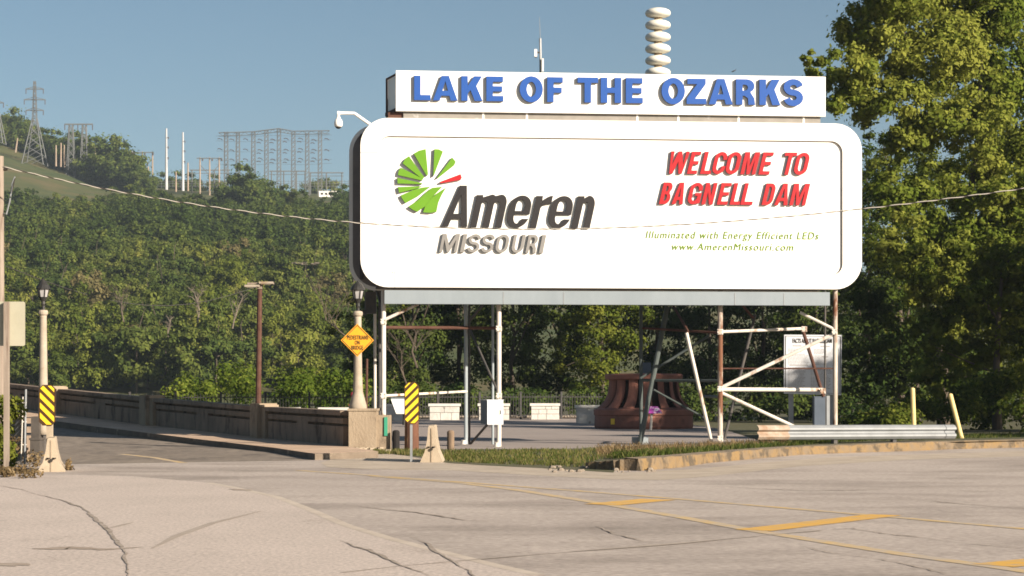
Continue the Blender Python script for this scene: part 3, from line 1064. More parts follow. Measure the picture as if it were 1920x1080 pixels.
# ------------------------------------------------------------------ bridge parapet
def parapet(label, p4, axis_sign, bays, first=True):
    root = thing('bridge_parapet', label, 'parapet', p4[0])
    for i in range(bays):
        a, b = p4[i], p4[i + 1]
        d = (b - a)
        Lg = Vector((d.x, d.y, 0)).length
        sl = d.z / Lg
        ax = Vector((d.x, d.y, 0)).normalized()
        axs = ax + Z * sl
        nn = Vector((ax.y, -ax.x, 0)) * axis_sign      # towards the road
        mb = MB()
        s0, s1 = (.42 if i or not first else .45), Lg - .42
        mb.frame(a, axs, nn, Z, s0, s1, -.30, -.16, -.3, .95)           # web
        mb.frame(a, axs, nn, Z, s0, s1, -.33, .10, .84, .97)            # cap band
        mb.frame(a, axs, nn, Z, s0, s1, -.16, .02, .61, .76)            # raised band
        m = (s0 + s1) / 2
        for (u, v) in ((s0, m - .55), (m + .55, s1)):
            mb.frame(a, axs, nn, Z, u + .002, v - .002, -.16, .008, .0, .535)
        mb.frame(a, axs, nn, Z, m - .55, m + .55, -.16, .012, -.02, .612)
        mb.frame(a, axs, nn, Z, s0, s1, -.16, .05, -.3, .0)
        mb.build('wall_panel', 'parapet', root)
        mb = MB()
        if i or not first:
            mb.frame(a, ax, nn, Z, -.62, .62, -.30, .16, -.3, .96)
            mb.frame(a, ax, nn, Z, -.30, .30, -.36, .30, -.3, 1.07)
            mb.frame(a, ax, nn, Z, -.50, .50, -.34, .22, .96, 1.03)
            mb.build('pier', 'old_concrete', root)
    return root


parapet('dark stained concrete parapet running away along the far side of the bridge', PAR, -1, 5)

# end pillar under the right lamp
pc = Vector((-4.44, 58, 0))
root = thing('parapet_pillar', 'tan concrete end pillar carrying the lamp behind the diamond sign', 'pillar', pc)
mb = MB()
mb.frame(pc, X, Y, Z, 0, .75, 0, 1.0, -.1, 1.10)
mb.frame(pc, X, Y, Z, -.03, .78, -.03, 1.03, 1.10, 1.16)
mb.build('shaft', 'old_concrete', root)
mb = MB()
mb.frame(pc, X, Y, Z, .75, 1.12, .10, .95, -.1, .98)
mb.build('side_block', 'old_concrete', root)
mb = MB()
mb.frame(pc, X, Y, Z, .96, 1.05, .06, .10, .42, .93)
mb.build('mile_plate', 'green_plate', root)
mb = MB()
mb.frame(pc, X, Y, Z, -.35, 1.15, -.55, .0, -.02, .06)
rr_ = random.Random(2)
for k in range(16):
    c = pc + Vector((rr_.uniform(0, .95), rr_.uniform(-.35, -.05), .06))
    mb.box(c, (rr_.uniform(.05, .16), rr_.uniform(.05, .12), rr_.uniform(.04, .12)), rr_.uniform(0, 3))
mb.build('footing', 'barrier', root)

pl = Vector((-11.75, 52, 0))
root = thing('parapet_pillar', 'concrete pillar coloured dark as if in shade behind the left striped marker', 'pillar', pl)
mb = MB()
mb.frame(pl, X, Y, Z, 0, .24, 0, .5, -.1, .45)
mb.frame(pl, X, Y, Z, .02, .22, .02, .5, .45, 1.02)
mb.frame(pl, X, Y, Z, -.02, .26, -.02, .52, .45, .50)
mb.build('shaft', 'pillar_shade', root)
parapet('left bridge parapet mostly hidden behind the vines', [Vector((-11.7, 52.6, .0)), Vector((-15.5, 60, .0)), Vector((-19.2, 67, .2))], 1, 2)


# ------------------------------------------------------------------ lamp posts
def lamp(label, px, rows, base_w, D, box=False):
    """rows: roof tip, roof eave, glass bottom, neck bottom, capital bottom, base top flare, base"""
    tip, eave, gb, nb, cb, fl, bs = rows
    k = D / F
    p = W(px, bs, D)

    def zz(py):
        return H - (py - HZ) * k - p.z
    root = thing('street_lamp', label, 'street lamp', p)
    mb = MB()
    mb.lathe(p, [(base_w * k * 1.05, 0), (base_w * k, zz(bs - 10)), (9.5 * k, zz((bs + fl) / 2)), (8 * k, zz(fl)), (6.6 * k, zz(cb + 4)), (6.6 * k, zz(cb))], 12)
    mb.build('column', 'lamp_conc', root, smooth=True)
    mb = MB()
    mb.lathe(p, [(6.6 * k, zz(cb)), (8.8 * k, zz(cb - 3)), (9.3 * k, zz(cb - 7)), (8.2 * k, zz(cb - 10)), (5 * k, zz(cb - 11))], 14)
    mb.build('capital', 'lamp_conc', root)
    mb = MB()
    mb.lathe(p, [(3.6 * k, zz(cb - 10)), (3.2 * k, zz(nb)), (4.2 * k, zz(nb - 4)), (3.8 * k, zz(nb - 9)), (5.5 * k, zz(gb + 5)), (8 * k, zz(gb))], 10)
    mb.build('neck', 'lamp_black', root)
    mb = MB()
    mb.lathe(p, [(7.6 * k, zz(gb) + .002), (10.6 * k, zz(eave) - .002)], 6)
    mb.build('lamp_glass', 'glass', root)
    mb = MB()
    for q in range(6):
        t = 2 * math.pi * q / 6
        a = p + Vector((8.0 * k * math.cos(t), 8.0 * k * math.sin(t), zz(gb)))
        b = p + Vector((11 * k * math.cos(t), 11 * k * math.sin(t), zz(eave)))
        mb.beam(a, b, 1.5 * k)
    mb.lathe(p, [(14 * k, zz(eave)), (14 * k, zz(eave - 1.5)), (11 * k, zz(eave - 7)), (6 * k, zz(eave - 13)), (3 * k, zz(tip + 3)), (2 * k, zz(tip + 2)), (.4 * k, zz(tip))], 12)
    mb.build('lantern_roof', 'lamp_black', root)
    return root


lamp('lamp with concrete column and black lantern behind the left striped marker', 81, (521, 542, 557, 574, 592, 700, 815), 9, 52.3)
lamp('lamp with flared concrete column rising behind the orange diamond sign', 671, (526, 544, 560, 578, 594, 700, 770), 16.5, 58.5)


# ------------------------------------------------------------------ signs at the bridge mouth
def clip_poly(poly, a, b, c):                                    # keep a*x+b*y<=c
    out = []
    for i, p in enumerate(poly):
        q = poly[(i + 1) % len(poly)]
        fp, fq = a * p[0] + b * p[1] - c, a * q[0] + b * q[1] - c
        if fp <= 0:
            out.append(p)
        if (fp < 0 < fq) or (fq < 0 < fp):
            t = fp / (fp - fq)
            out.append((p[0] + (q[0] - p[0]) * t, p[1] + (q[1] - p[1]) * t))
    return out


def marker(label, pxl, pxr, pyt, pyb, D, post_px, post_base, slope, chamfer, wood=False):
    k = D / F
    p0 = W((pxl + pxr) / 2, post_base, D)
    root = thing('object_marker', label, 'road marker', p0)
    w_, h_ = (pxr - pxl) * k, (pyb - pyt) * k
    o = W(pxl, pyb, D)
    ch = chamfer * k
    octo = [(ch, 0), (w_ - ch, 0), (w_, ch), (w_, h_ - ch), (w_ - ch, h_), (ch, h_), (0, h_ - ch), (0, ch)]
    mb = MB()
    mb.prism([o + X * x + Z * y for x, y in octo], Y * .02)
    mb.build('panel', 'marker_black', root)
    mb = MB()
    bw = .082
    ins = .022
    io = [(ch + ins * .3, ins), (w_ - ch - ins * .3, ins), (w_ - ins, ch + ins * .3), (w_ - ins, h_ - ch - ins * .3), (w_ - ch - ins * .3, h_ - ins), (ch + ins * .3, h_ - ins), (ins, h_ - ch - ins * .3), (ins, ch + ins * .3)]
    c = -1.2
    sq = 1 / math.sqrt(2)
    a, b = (-slope * sq, sq)
    while c < 2.2:
        q = clip_poly(io, a, b, c + bw)
        q = clip_poly(q, -a, -b, -c) if q else q
        if len(q) > 2:
            mb.prism([o + X * x + Z * y - Y * .004 for x, y in q], Y * .003)
        c += bw * 1.8
    mb.build('stripes', 'marker_yellow', root)
    mb = MB()
    b_ = W(post_px, post_base, D)
    if wood:
        mb.frame(b_, X, Y, Z, -5.5 * k, 5.5 * k, .022, .12, -.05, (post_base - pyt - 10) * k)
    else:
        mb.frame(b_, X, Y, Z, -2.3 * k, 2.3 * k, .022, .06, -.05, (post_base - pyt - 8) * k)
    mb.build('post', 'barrier' if wood else 'galv', root)
    return root


marker('yellow and black striped marker on the barrier at the left of the bridge', 73, 103.5, 721.5, 798, 44.6, 92, 878, -1, 7, True)
marker('yellow and black striped marker in front of the brown timber stump', 758, 786, 716, 795, 49.4, 771, 862, 1, 8)


def jersey(label, px, base, D, wpx, hpx, rz=0.0, length=1.6):
    k = D / F
    p = W(px, base, D)
    root = thing('concrete_barrier', label, 'barrier', p)
    hw, hh = wpx * k / 2, hpx * k
    prof = [(-hw, 0), (hw, 0), (hw * .92, hh * .06), (hw * .58, hh * .30), (hw * .38, hh * .62), (hw * .27, hh * .97), (hw * .2, hh), (-hw * .2, hh), (-hw * .27, hh * .97), (-hw * .38, hh * .62), (-hw * .58, hh * .30), (-hw * .92, hh * .06)]
    ax = Vector((math.cos(rz), math.sin(rz), 0))
    ay = Vector((-math.sin(rz), math.cos(rz), 0))
    mb = MB()
    mb.prism([p + ax * x + Z * z for x, z in prof], ay * length)
    mb.build('body', 'barrier', root)
    mb = MB()
    mb.prism([p + ax * x * hw + Z * z - ay * .004 for x, z in ((-.05, .0), (.05, .0), (.05, hh * .93), (-.05, hh * .93))], -ay * .012)
    mb.build('end_groove', 'old_concrete', root)
    mb = MB()
    for sx in (-.2, .2):
        c = p + ax * sx * hw + Z * hh * .42 - ay * .015
        mb.tube([c + ax * .03, c - ay * .05, c - ax * .03], .014, 6)
    c = p + Z * hh * .36 - ay * .02
    mb.tube([c, c - ay * .03], .035, 8)
    mb.build('link_hook', 'ink', root)
    return root


jersey('tapered concrete barrier end under the left striped marker', 96, 887, 43.6, 54, 66, .19)
jersey('tapered concrete barrier end right of the striped marker and timber stump', 809, 867, 49.2, 43, 69, .0)


# text from the built-in font, as flat raised print
def font_text(body, size=1.0, shear=0.0, ext=0.0, offset=0.0, spacing=1.0):
    c = bpy.data.curves.new('txt', 'FONT')
    c.body = body
    c.size = size
    c.shear = shear
    c.extrude = ext
    c.offset = offset
    c.space_character = spacing
    c.resolution_u = 4
    o = bpy.data.objects.new('txt', c)
    COL.objects.link(o)
    bpy.context.view_layer.update()
    dg = bpy.context.evaluated_depsgraph_get()
    me = bpy.data.meshes.new_from_object(o.evaluated_get(dg))
    vs_ = [v.co.copy() for v in me.vertices]
    fs_ = [tuple(p.vertices) for p in me.polygons]
    bpy.data.objects.remove(o)
    bpy.data.curves.remove(c)
    bpy.data.meshes.remove(me)
    return vs_, fs_


def place_text(mb, body, o, ax, az, w_, h_=None, shear=0.0, offset=0.0, spacing=1.0, capbase=True, thick=.004):
    vs_, fs_ = font_text(body, 1.0, shear, .002, offset, spacing)
    x0, x1 = min(v.x for v in vs_), max(v.x for v in vs_)
    capv, _ = font_text('H', 1.0)
    y0, y1 = 0.0, max(v.y for v in capv)
    sx = w_ / (x1 - x0)
    sy = (h_ / (y1 - y0)) if h_ else sx
    nrm = ax.cross(az)
    mb.add([o + ax * (v.x - x0) * sx + az * (v.y - y0) * sy + nrm * (v.z * thick / .002) for v in vs_], fs_)


D = 58.2
k = D / F
dc = W(670, 638, D)
root = thing('warning_sign', 'orange yellow diamond sign reading PEDESTRIANS ON BRIDGE on the lamp column', 'road sign', dc)
mb = MB()
r_ = 31.0 * k
mb.prism([dc + X * r_, dc + Z * r_, dc - X * r_, dc - Z * r_], Y * .012)
mb.build('panel', 'warn', root)
mb = MB()
for s0, s1 in (((1, 0), (0, 1)), ((0, 1), (-1, 0)), ((-1, 0), (0, -1)), ((0, -1), (1, 0))):
    ro, ri_ = r_ * .93, r_ * .88
    P = [dc + X * s0[0] * ro + Z * s0[1] * ro, dc + X * s1[0] * ro + Z * s1[1] * ro, dc + X * s1[0] * ri_ + Z * s1[1] * ri_, dc + X * s0[0] * ri_ + Z * s0[1] * ri_]
    mb.prism([p - Y * .003 for p in P], -Y * .002)
mb.build('border', 'ink', root)
mb = MB()
for body, x0, x1, yb, ch in (('PEDESTRIANS', 651, 690.5, 636.5, 7.5), ('ON', 665.5, 674.5, 646, 7.5), ('BRIDGE', 659, 681, 655.5, 7.5)):
    place_text(mb, body, W(x0, yb, D) - Y * .006, X, Z, (x1 - x0) * k, ch * k, offset=.012, spacing=1.12)
mb.build('lettering', 'ink', root)
mb = MB()
for dz in (-.25, .25):
    mb.frame(dc, X, Y, Z, -.13, .13, .012, .22, dz - .015, dz + .015)
mb.build('bracket', 'galv', root)

# timber stump and short posts on the grass edge
c0 = W(772, 847, 58.5)
mb = MB()
mb.tube([c0, c0 + Z * 1.3], [.20, .185], 14)
mb.tube([c0 + Z * 1.3, c0 + Z * 1.33], [.185, .14], 14)
tag(mb.build('timber_stump', 'stump', loc=c0), 'thick red brown timber stump behind the striped marker', 'post')
for px, D, mk, lab in ((742.5, 58, 'post_dark', 'short black rounded post beside the concrete pillar'), (845, 58.5, 'post_half', 'short weathered rounded post right of the concrete barrier')):
    c0 = W(px, 845, D)
    mb = MB()
    mb.tube([c0, c0 + Z * .50, c0 + Z * .54, c0 + Z * .56], [.10, .10, .085, .04], 12)
    tag(mb.build('short_post', mk, loc=c0, smooth=False), lab, 'post')


# ------------------------------------------------------------------ billboard
def ell(cx, cy, rx, ry, a0, a1, n=10):
    return [(cx + rx * math.cos(R(a0 + (a1 - a0) * i / n)), cy + ry * math.sin(R(a0 + (a1 - a0) * i / n))) for i in range(n + 1)]


def rrect(x0, y0, x1, y1, r, n=8):
    return ell(x1 - r, y0 + r, r, r, -90, 0, n) + ell(x1 - r, y1 - r, r, r, 0, 90, n) + ell(x0 + r, y1 - r, r, r, 90, 180, n) + ell(x0 + r, y0 + r, r, r, 180, 270, n)


u0, _ = uw(676, 380)
u1, _ = uw(1616, 380)
_, zb = uw(960, 539.5)
_, zt = uw(960, 224)
BROOT = thing('billboard', 'large white rounded billboard on steel legs reading WELCOME TO BAGNELL DAM', 'billboard', BP)
outer = rrect(u0, zb, u1, zt, .80, 10)
iu0, iz1 = uw(710, 256, 0)
iu1, iz0 = uw(1580, 513, 0)
iz1 = uw(960, 257.5)[1]
iz0 = uw(960, 513)[1]
inn = rrect(iu0, iz0, iu1, iz1, .34, 10)
REC = .07


def ring(mb, A, Bp, off):                                         # flat ring between two outlines with equal point counts
    n = len(A)
    vs_ = [fromuw(*a, off) for a in A] + [fromuw(*b, off) for b in Bp]
    mb.add(vs_, [(i, (i + 1) % n, n + (i + 1) % n, n + i) for i in range(n)])


def wall(mb, A, o0, o1):
    n = len(A)
    mb.add([fromuw(*a, o0) for a in A] + [fromuw(*a, o1) for a in A], [(i, (i + 1) % n, n + (i + 1) % n, n + i) for i in range(n)])


mb = MB()
ring(mb, outer, inn, 0)
wall(mb, outer, 0, -.16)
wall(mb, inn, 0, -REC - .02)
mb.build('frame_surround', 'white_frame', BROOT)
mb = MB()
big = rrect(iu0 - .05, iz0 - .05, iu1 + .05, iz1 + .05, .36, 10)
mb.add([fromuw(*a, -REC) for a in big], [tuple(range(len(big)))])
FACE = mb.build('face_panel', 'white', BROOT)
mb = MB()
i2 = rrect(iu0 + .018, iz0 + .018, iu1 - .018, iz1 - .018, .325, 10)
ring(mb, inn, i2, -REC + .004)
mb.build('inner_trim', 'seam', BROOT)
mb = MB()
mb.add([fromuw(*a, -.16) for a in outer], [tuple(range(len(outer)))])
mb.build('sheet_backing', 'void', BROOT)
BK = -1.75
BS = -.27
bouter = [(a[0] + BS, a[1]) for a in outer]
mb = MB()
mb.add([fromuw(*a, BK) for a in bouter], [tuple(range(len(bouter)))])
mb.add([fromuw(*a, BK - .16) for a in bouter], [tuple(range(len(bouter)))[::-1]])
mb.build('back_panel', 'void', BROOT)
mb = MB()
wall(mb, rrect(u0 + BS - .015, zb - .015, u1 + BS + .015, zt + .015, .81, 10), BK + .01, BK - .17)
wall(mb, rrect(u0 + BS + .09, zb + .09, u1 + BS - .09, zt - .09, .72, 10), BK + .01, BK - .17)
ring(mb, rrect(u0 + BS - .015, zb - .015, u1 + BS + .015, zt + .015, .81, 10), rrect(u0 + BS + .09, zb + .09, u1 + BS - .09, zt - .09, .72, 10), BK + .01)
mb.build('back_rim', 'white_frame', BROOT)
mb = MB()                                                         # dark ribs and decking in the gap between the two faces
for i in range(8):
    uu = u0 + .35 + (u1 - u0 - .7) * i / 7
    a, b = (zb + .3, zt - .3) if i in (0, 7) else (zb + .06, zt - .06)
    mb.beam(fromuw(uu, a, -.25), fromuw(uu, b, -.25), .1)
    mb.beam(fromuw(uu + BS, a, BK + .1), fromuw(uu + BS, b, BK + .1), .1)
    for j in range(4):
        za, zc_ = zb + .5 + j * 1.05, zb + 1.5 + j * 1.05
        mb.beam(fromuw(uu, za, -.25), fromuw(uu + BS, min(zc_, b), BK + .1), .07)
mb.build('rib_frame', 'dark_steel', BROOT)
mb = MB()
mb.frame(BP, BU, BN, Z, u0 + .5, u1 - .75, BK + .02, -.17, zb + .03, zb + .08)
mb.build('floor_deck', 'dark_steel', BROOT)
# sheet seams of the surround
mb = MB()
for (xa, ya, xb, yb) in ((740.5, 505, 740.5, 538), (676.5, 286, 709, 286)):
    a, b = bb(xa, ya, .001), bb(xb, yb, .001)
    mb.beam(a, b, .012, .012)
mb.build('rust_seam', 'seam', BROOT)

# header sign
hu0, hz1 = uw(742.5, 132, .05)
hu1, _ = uw(1548, 144, .05)
_, hz0 = uw(742.5, 208, .05)
mb = MB()
mb.frame(BP, BU, BN, Z, hu0, hu1, -.12, .05, hz0, hz1)
HEAD = mb.build('header_panel', 'white', BROOT)
mb = MB()
HS = -.26
mb.frame(BP, BU, BN, Z, hu0 + HS + .02, hu1 + HS - .02, -1.42, -1.30, hz0 + .02, hz1 - .02)
mb.build('header_back_panel', 'grey_steel', BROOT)
mb = MB()
mb.beam(fromuw(hu0 + .03, hz0, -.16), fromuw(hu0 + .03, hz1 - .04, -.16), .05)
mb.beam(fromuw(hu0 + HS + .05, hz0 - .1, -1.26), fromuw(hu0 + HS + .05, hz1 - .04, -1.26), .05)
mb.beam(fromuw(hu0 + .03, hz1 - .07, -.18), fromuw(hu0 + HS + .05, hz1 - .07, -1.24), .05)
mb.beam(fromuw(hu0 + .03, hz0 + .05, -.18), fromuw(hu0 + HS + .05, hz0 + .05, -1.24), .11)
mb.build('header_end_frame', 'rust', BROOT)
mb = MB()
P_ = [fromuw(hu0 + .06, hz0 + .12, -.2), fromuw(hu0 + HS + .08, hz0 + .12, -1.22), fromuw(hu0 + HS + .08, hz1 - .1, -1.22), fromuw(hu0 + .06, hz1 - .1, -.2)]
mb.prism(P_, BU * .02)
mb.build('header_end_sheet', 'white', BROOT)
mb = MB()
lz1, lz0 = hz0, zt
mb.frame(BP, BU, BN, Z, hu0 + .22, hu1 - .13, -.3, -.06, lz0 - .05, lz1 - .003)
mb.build('ledge', 'ledge', BROOT)
mb = MB()
for px in (906, 988, 1195, 1272, 1385, 1507):
    u_, _ = uw(px, 213, -.05)
    mb.frame(BP, BU, BN, Z, u_ - .03, u_ + .03, -.06, -.052, lz0 + .003, lz1 - .006)
mb.build('ledge_strap', 'white_frame', BROOT)
mb = MB()
mb.frame(BP, BU, BN, Z, hu0 - .22, hu0 + .21, -1.2, -.12, lz0 + .01, lz1 - .02)
mb.build('ledge_end_bracket', 'rust', BROOT)

# ---- raised letters, drawn as outlines: glyph(w, t, h) -> (outline, holes) in a box w wide and 1 high


def stroke(path, ths):
    L_, R_ = [], []
    n = len(path)
    for i, (x, y) in enumerate(path):
        x0, y0 = path[max(i - 1, 0)]
        x1, y1 = path[min(i + 1, n - 1)]
        dx, dy = x1 - x0, y1 - y0
        l = math.hypot(dx, dy) or 1
        t = ths[i] if isinstance(ths, list) else ths
        L_.append((x - dy / l * t / 2, y + dx / l * t / 2))
        R_.append((x + dy / l * t / 2, y - dx / l * t / 2))
    return L_ + R_[::-1]


def oval(x0, y0, x1, y1, ry, rev=False, n=7):
    rx = (x1 - x0) / 2
    p = ell(x0 + rx, y1 - ry, rx, ry, 0, 180, 2 * n) + ell(x0 + rx, y0 + ry, rx, ry, 180, 360, 2 * n)
    return p[::-1] if rev else p


def glyph(ch, w, t, h, ry):
    riy = max(.06, ry - h * .8)
    if ch == 'L':
        return [(0, 0), (w, 0), (w, h), (t, h), (t, 1), (0, 1)], []
    if ch == 'I':
        return [(0, 0), (w, 0), (w, 1), (0, 1)], []
    if ch == 'E':
        m = .5
        return [(0, 0), (w, 0), (w, h), (t, h), (t, m - h / 2), (w * .93, m - h / 2), (w * .93, m + h / 2), (t, m + h / 2), (t, 1 - h), (w * .98, 1 - h), (w * .98, 1), (0, 1)], []
    if ch == 'F':
        m = .48
        return [(0, 0), (t, 0), (t, m - h / 2), (w * .93, m - h / 2), (w * .93, m + h / 2), (t, m + h / 2), (t, 1 - h), (w, 1 - h), (w, 1), (0, 1)], []
    if ch == 'T':
        return [(w / 2 - t / 2, 0), (w / 2 + t / 2, 0), (w / 2 + t / 2, 1 - h), (w, 1 - h), (w, 1), (0, 1), (0, 1 - h), (w / 2 - t / 2, 1 - h)], []
    if ch == 'H':
        return [(0, 0), (t, 0), (t, .5 - h / 2), (w - t, .5 - h / 2), (w - t, 0), (w, 0), (w, 1), (w - t, 1), (w - t, .5 + h / 2), (t, .5 + h / 2), (t, 1), (0, 1)], []
    if ch == 'A':
        a = min(t * 1.12, w * .42)
        f = w / 2 - a / 2                   # foot inset of the apex
        bz, tz = .19, .19 + h * .95

        def xin(y):                         # inner left edge
            return t * 1.05 + (w / 2 - t * 1.05) * (y / .80)
        return [(0, 0), (t * 1.05, 0), (xin(bz), bz), (w - xin(bz), bz), (w - t * 1.05, 0), (w, 0), (w / 2 + a / 2, 1), (w / 2 - a / 2, 1)], \
            [[(xin(tz), tz), (w / 2, .79), (w - xin(tz), tz)]]
    if ch == 'K':
        return [(0, 0), (t, 0), (t, .30), (t + .30 * w * .42, .44), (w - t * 1.22, 0), (w, 0), (t + w * .40, .60), (w * .97, 1), (w * .97 - t * 1.2, 1), (t, .60), (t, 1), (0, 1)], []
    if ch == 'Z':
        return [(0, 0), (w, 0), (w, h), (t * 1.3, h), (w * .97, 1 - h), (w * .97, 1), (w * .04, 1), (w * .04, 1 - h), (w * .97 - t * 1.3, 1 - h), (0, h)], []
    if ch == 'N':
        return [(0, 0), (t, 0), (t, .60), (w - t, 0), (w, 0), (w, 1), (w - t, 1), (w - t, .40), (t, 1), (0, 1)], []
    if ch == 'M':
        s = t * .95
        return [(0, 0), (s, 0), (s, .68), (w / 2 - s * .42, 0), (w / 2 + s * .42, 0), (w - s, .68), (w - s, 0), (w, 0), (w, 1), (w - s * 1.35, 1), (w / 2, .36), (s * 1.35, 1), (0, 1)], []
    if ch == 'W':
        s = t * .9
        return [(w * .16, 0), (w * .16 + s, 0), (w / 2, .55), (w * .84 - s, 0), (w * .84, 0), (w, 1), (w - s, 1), (w * .80, .40), (w / 2 + s * .5, 1), (w / 2 - s * .5, 1), (w * .20, .40), (s, 1), (0, 1)], []
    if ch == 'O':
        return oval(0, 0, w, 1, ry), [oval(t, h, w - t, 1 - h, riy)]
    if ch in 'CG':
        hi = .64
        o = [p for p in oval(0, 0, w, 1, ry) if not (p[0] > w * .6 and p[1] < hi) or p[1] < .5 and p[0] <= w]
        up = ell(w / 2, 1 - ry, w / 2, ry, 0, 180, 14)
        lo = ell(w / 2, ry, w / 2, ry, 180, 360, 14)
        iu = ell(w / 2, 1 - h - riy, w / 2 - t, riy, 180, 0, 14)
        il = ell(w / 2, h + riy, w / 2 - t, riy, 360, 180, 14)
        top = [(w, hi)] + [p for p in up if p[1] > hi]
        itop = [p for p in iu if p[1] > hi] + [(w - t, hi)]
        if ch == 'C':
            low = .36
            bot = [p for p in lo if p[1] < low or p[0] < w / 2] + [(w, low)]
            ibot = [(w - t, low)] + [p for p in il if p[1] < low or p[0] < w / 2]
        else:
            bot = [p for p in lo if p[0] < w * .8] + [(w, .06), (w, .53)]
            ibot = [(w * .50, .53), (w * .50, .53 - h * .9), (w - t, .53 - h * .9)] + [p for p in il if p[1] < .53 - h * .95 or p[0] < w / 2]
        return top + bot + ibot + itop, []
    if ch == 'S':
        r1 = (1 - h) / 4
        cx, rx = w / 2, (w - t) / 2
        pth = ell(cx, 1 - h / 2 - r1, rx, r1, 8, 262, 14) + ell(cx, h / 2 + r1, rx, r1, 82, -172, 14)
        n = len(pth)
        th = []
        for i in range(n):
            x0, y0 = pth[max(i - 1, 0)]
            x1, y1 = pth[min(i + 1, n - 1)]
            dx, dy = abs(x1 - x0), abs(y1 - y0)
            f = dy / (dx + dy + 1e-9)
            th.append(h + (t - h) * f * .9)
        return stroke(pth, th), []
    if ch == 'U':
        return [(0, 1)] + ell(w / 2, ry, w / 2, ry, 180, 360, 14) + [(w, 1), (w - t, 1)] + ell(w / 2, h + riy, w / 2 - t, riy, 360, 180, 14) + [(t, 1)], []
    if ch == 'D':
        rx = w * .52
        ryo = min(.5, ry)
        rix = max(.05, rx - t)
        o = [(0, 0)] + ell(w - rx, ryo, rx, ryo, -90, 0, 8) + ell(w - rx, 1 - ryo, rx, ryo, 0, 90, 8) + [(0, 1)]
        i = [(t, h)] + ell(w - t - rix, h + riy, rix, riy, -90, 0, 8) + ell(w - t - rix, 1 - h - riy, rix, riy, 0, 90, 8) + [(t, 1 - h)]
        return o, [i]
    if ch in 'BR':
        m = .52 if ch == 'B' else .46
        rx = w * .42
        q = (1 - m) / 2
        up = ell(w * .97 - rx, 1 - q, rx, q, -90 + (40 if ch == 'B' else 30), 90, 8)
        hh_ = [(t, m + h * .42)] + ell(w * .97 - t - rx * .35, (m + h * .42 + 1 - h) / 2, rx * .35, (1 - h - m - h * .42) / 2, -90, 90, 6) + [(t, 1 - h)]
        if ch == 'B':
            q2 = (m + .03) / 2
            lo = ell(w - rx, q2, rx, q2, -90, 55, 8)
            h2 = [(t, h)] + ell(w - t - rx * .35, (h + m - h * .42) / 2, rx * .35, (m - h * .42 - h) / 2, -90, 90, 6) + [(t, m - h * .42)]
            return [(0, 0)] + lo + up + [(0, 1)], [hh_, h2]
        return [(0, 0), (t, 0), (t, m - h * .5), (w * .45, m - h * .5), (w * .68 - t * .15, m * .55), (w - t * 1.02, 0), (w, 0), (w * .96, m * .55), (w * .80, m * .95)] + up + [(0, 1)], [hh_]
    if ch == 'n':
        r2 = min(w / 2, .30)
        return [(0, 0), (t, 0), (t, .66)] + ell(w / 2, .70, w / 2 - t, .12, 180, 0, 8) + [(w - t, 0), (w, 0)] + ell(w - w * .42, .70, w * .42, .32, 0, 90, 8) + [(t, .93), (t, 1), (0, 1)], []
    if ch == 'm':
        p = w / 2
        a = t / 2
        o = [(0, 0), (t, 0), (t, .68)] + ell((t + p - a) / 2, .70, (p - a - t) / 2, .10, 180, 0, 6) + [(p - a, 0), (p + a, 0)] + ell((w - t + p + a) / 2, .70, (w - t - p - a) / 2, .10, 180, 0, 6) + [(w - t, 0), (w, 0)]
        return o + ell(w - w * .22, .72, w * .22, .30, 0, 90, 7) + ell(p - .02 * w, .76, w * .2, .26, 55, 90, 4) + [(t, .93), (t, 1), (0, 1)], []
    if ch == 'r':
        return [(0, 0), (t, 0), (t, .60)] + ell(w, .60, w - t, .16, 180, 90, 6) + [(w, 1.02)] + ell(w, .70, w - t, .31, 95, 165, 5) + [(t, 1), (0, 1)], []
    if ch == 'e':
        bz = .42
        tz = bz + h * .62
        up = ell(w / 2, 1 - ry, w / 2, ry, 0, 180, 14)
        lo = [p for p in ell(w / 2, ry, w / 2, ry, 180, 360, 14) if p[0] < w * .5 or p[1] < .26]
        il = [p for p in ell(w / 2, h * .8 + riy, w / 2 - t, riy, 360, 180, 14) if p[0] < w * .5 or p[1] < .26]
        o = [(w, bz)] + up + lo + [(w, .28), (w - t, .28)] + il + [(t, bz)]
        iu = ell(w / 2, 1 - h * .8 - riy * .8, w / 2 - t, riy * .8, 0, 180, 10)
        return o, [[(t, tz), (w - t, tz)] + [p for p in iu if p[1] > tz + .01]]
    return [(0, 0), (w, 0), (w, 1), (0, 1)], []


def fill_glyph(out, holes):
    """triangulated faces for an outline with holes, through a filled 2D curve"""
    c = bpy.data.curves.new('g', 'CURVE')
    c.dimensions = '2D'
    c.fill_mode = 'BOTH'
    for loop in [out] + holes:
        cl = []
        for p in loop:
            if not cl or math.hypot(p[0] - cl[-1][0], p[1] - cl[-1][1]) > 1e-4:
                cl.append(p)
        if math.hypot(cl[0][0] - cl[-1][0], cl[0][1] - cl[-1][1]) < 1e-4:
            cl.pop()
        s = c.splines.new('POLY')
        s.points.add(len(cl) - 1)
        for q, p in zip(s.points, cl):
            q.co = (p[0], p[1], 0, 1)
        s.use_cyclic_u = True
    c.extrude = .5
    o = bpy.data.objects.new('g', c)
    COL.objects.link(o)
    bpy.context.view_layer.update()
    me = bpy.data.meshes.new_from_object(o.evaluated_get(bpy.context.evaluated_depsgraph_get()))
    vs_ = [v.co.copy() for v in me.vertices]
    fs_ = [tuple(p.vertices) for p in me.polygons]
    bpy.data.objects.remove(o)
    bpy.data.curves.remove(c)
    bpy.data.meshes.remove(me)
    return vs_, fs_


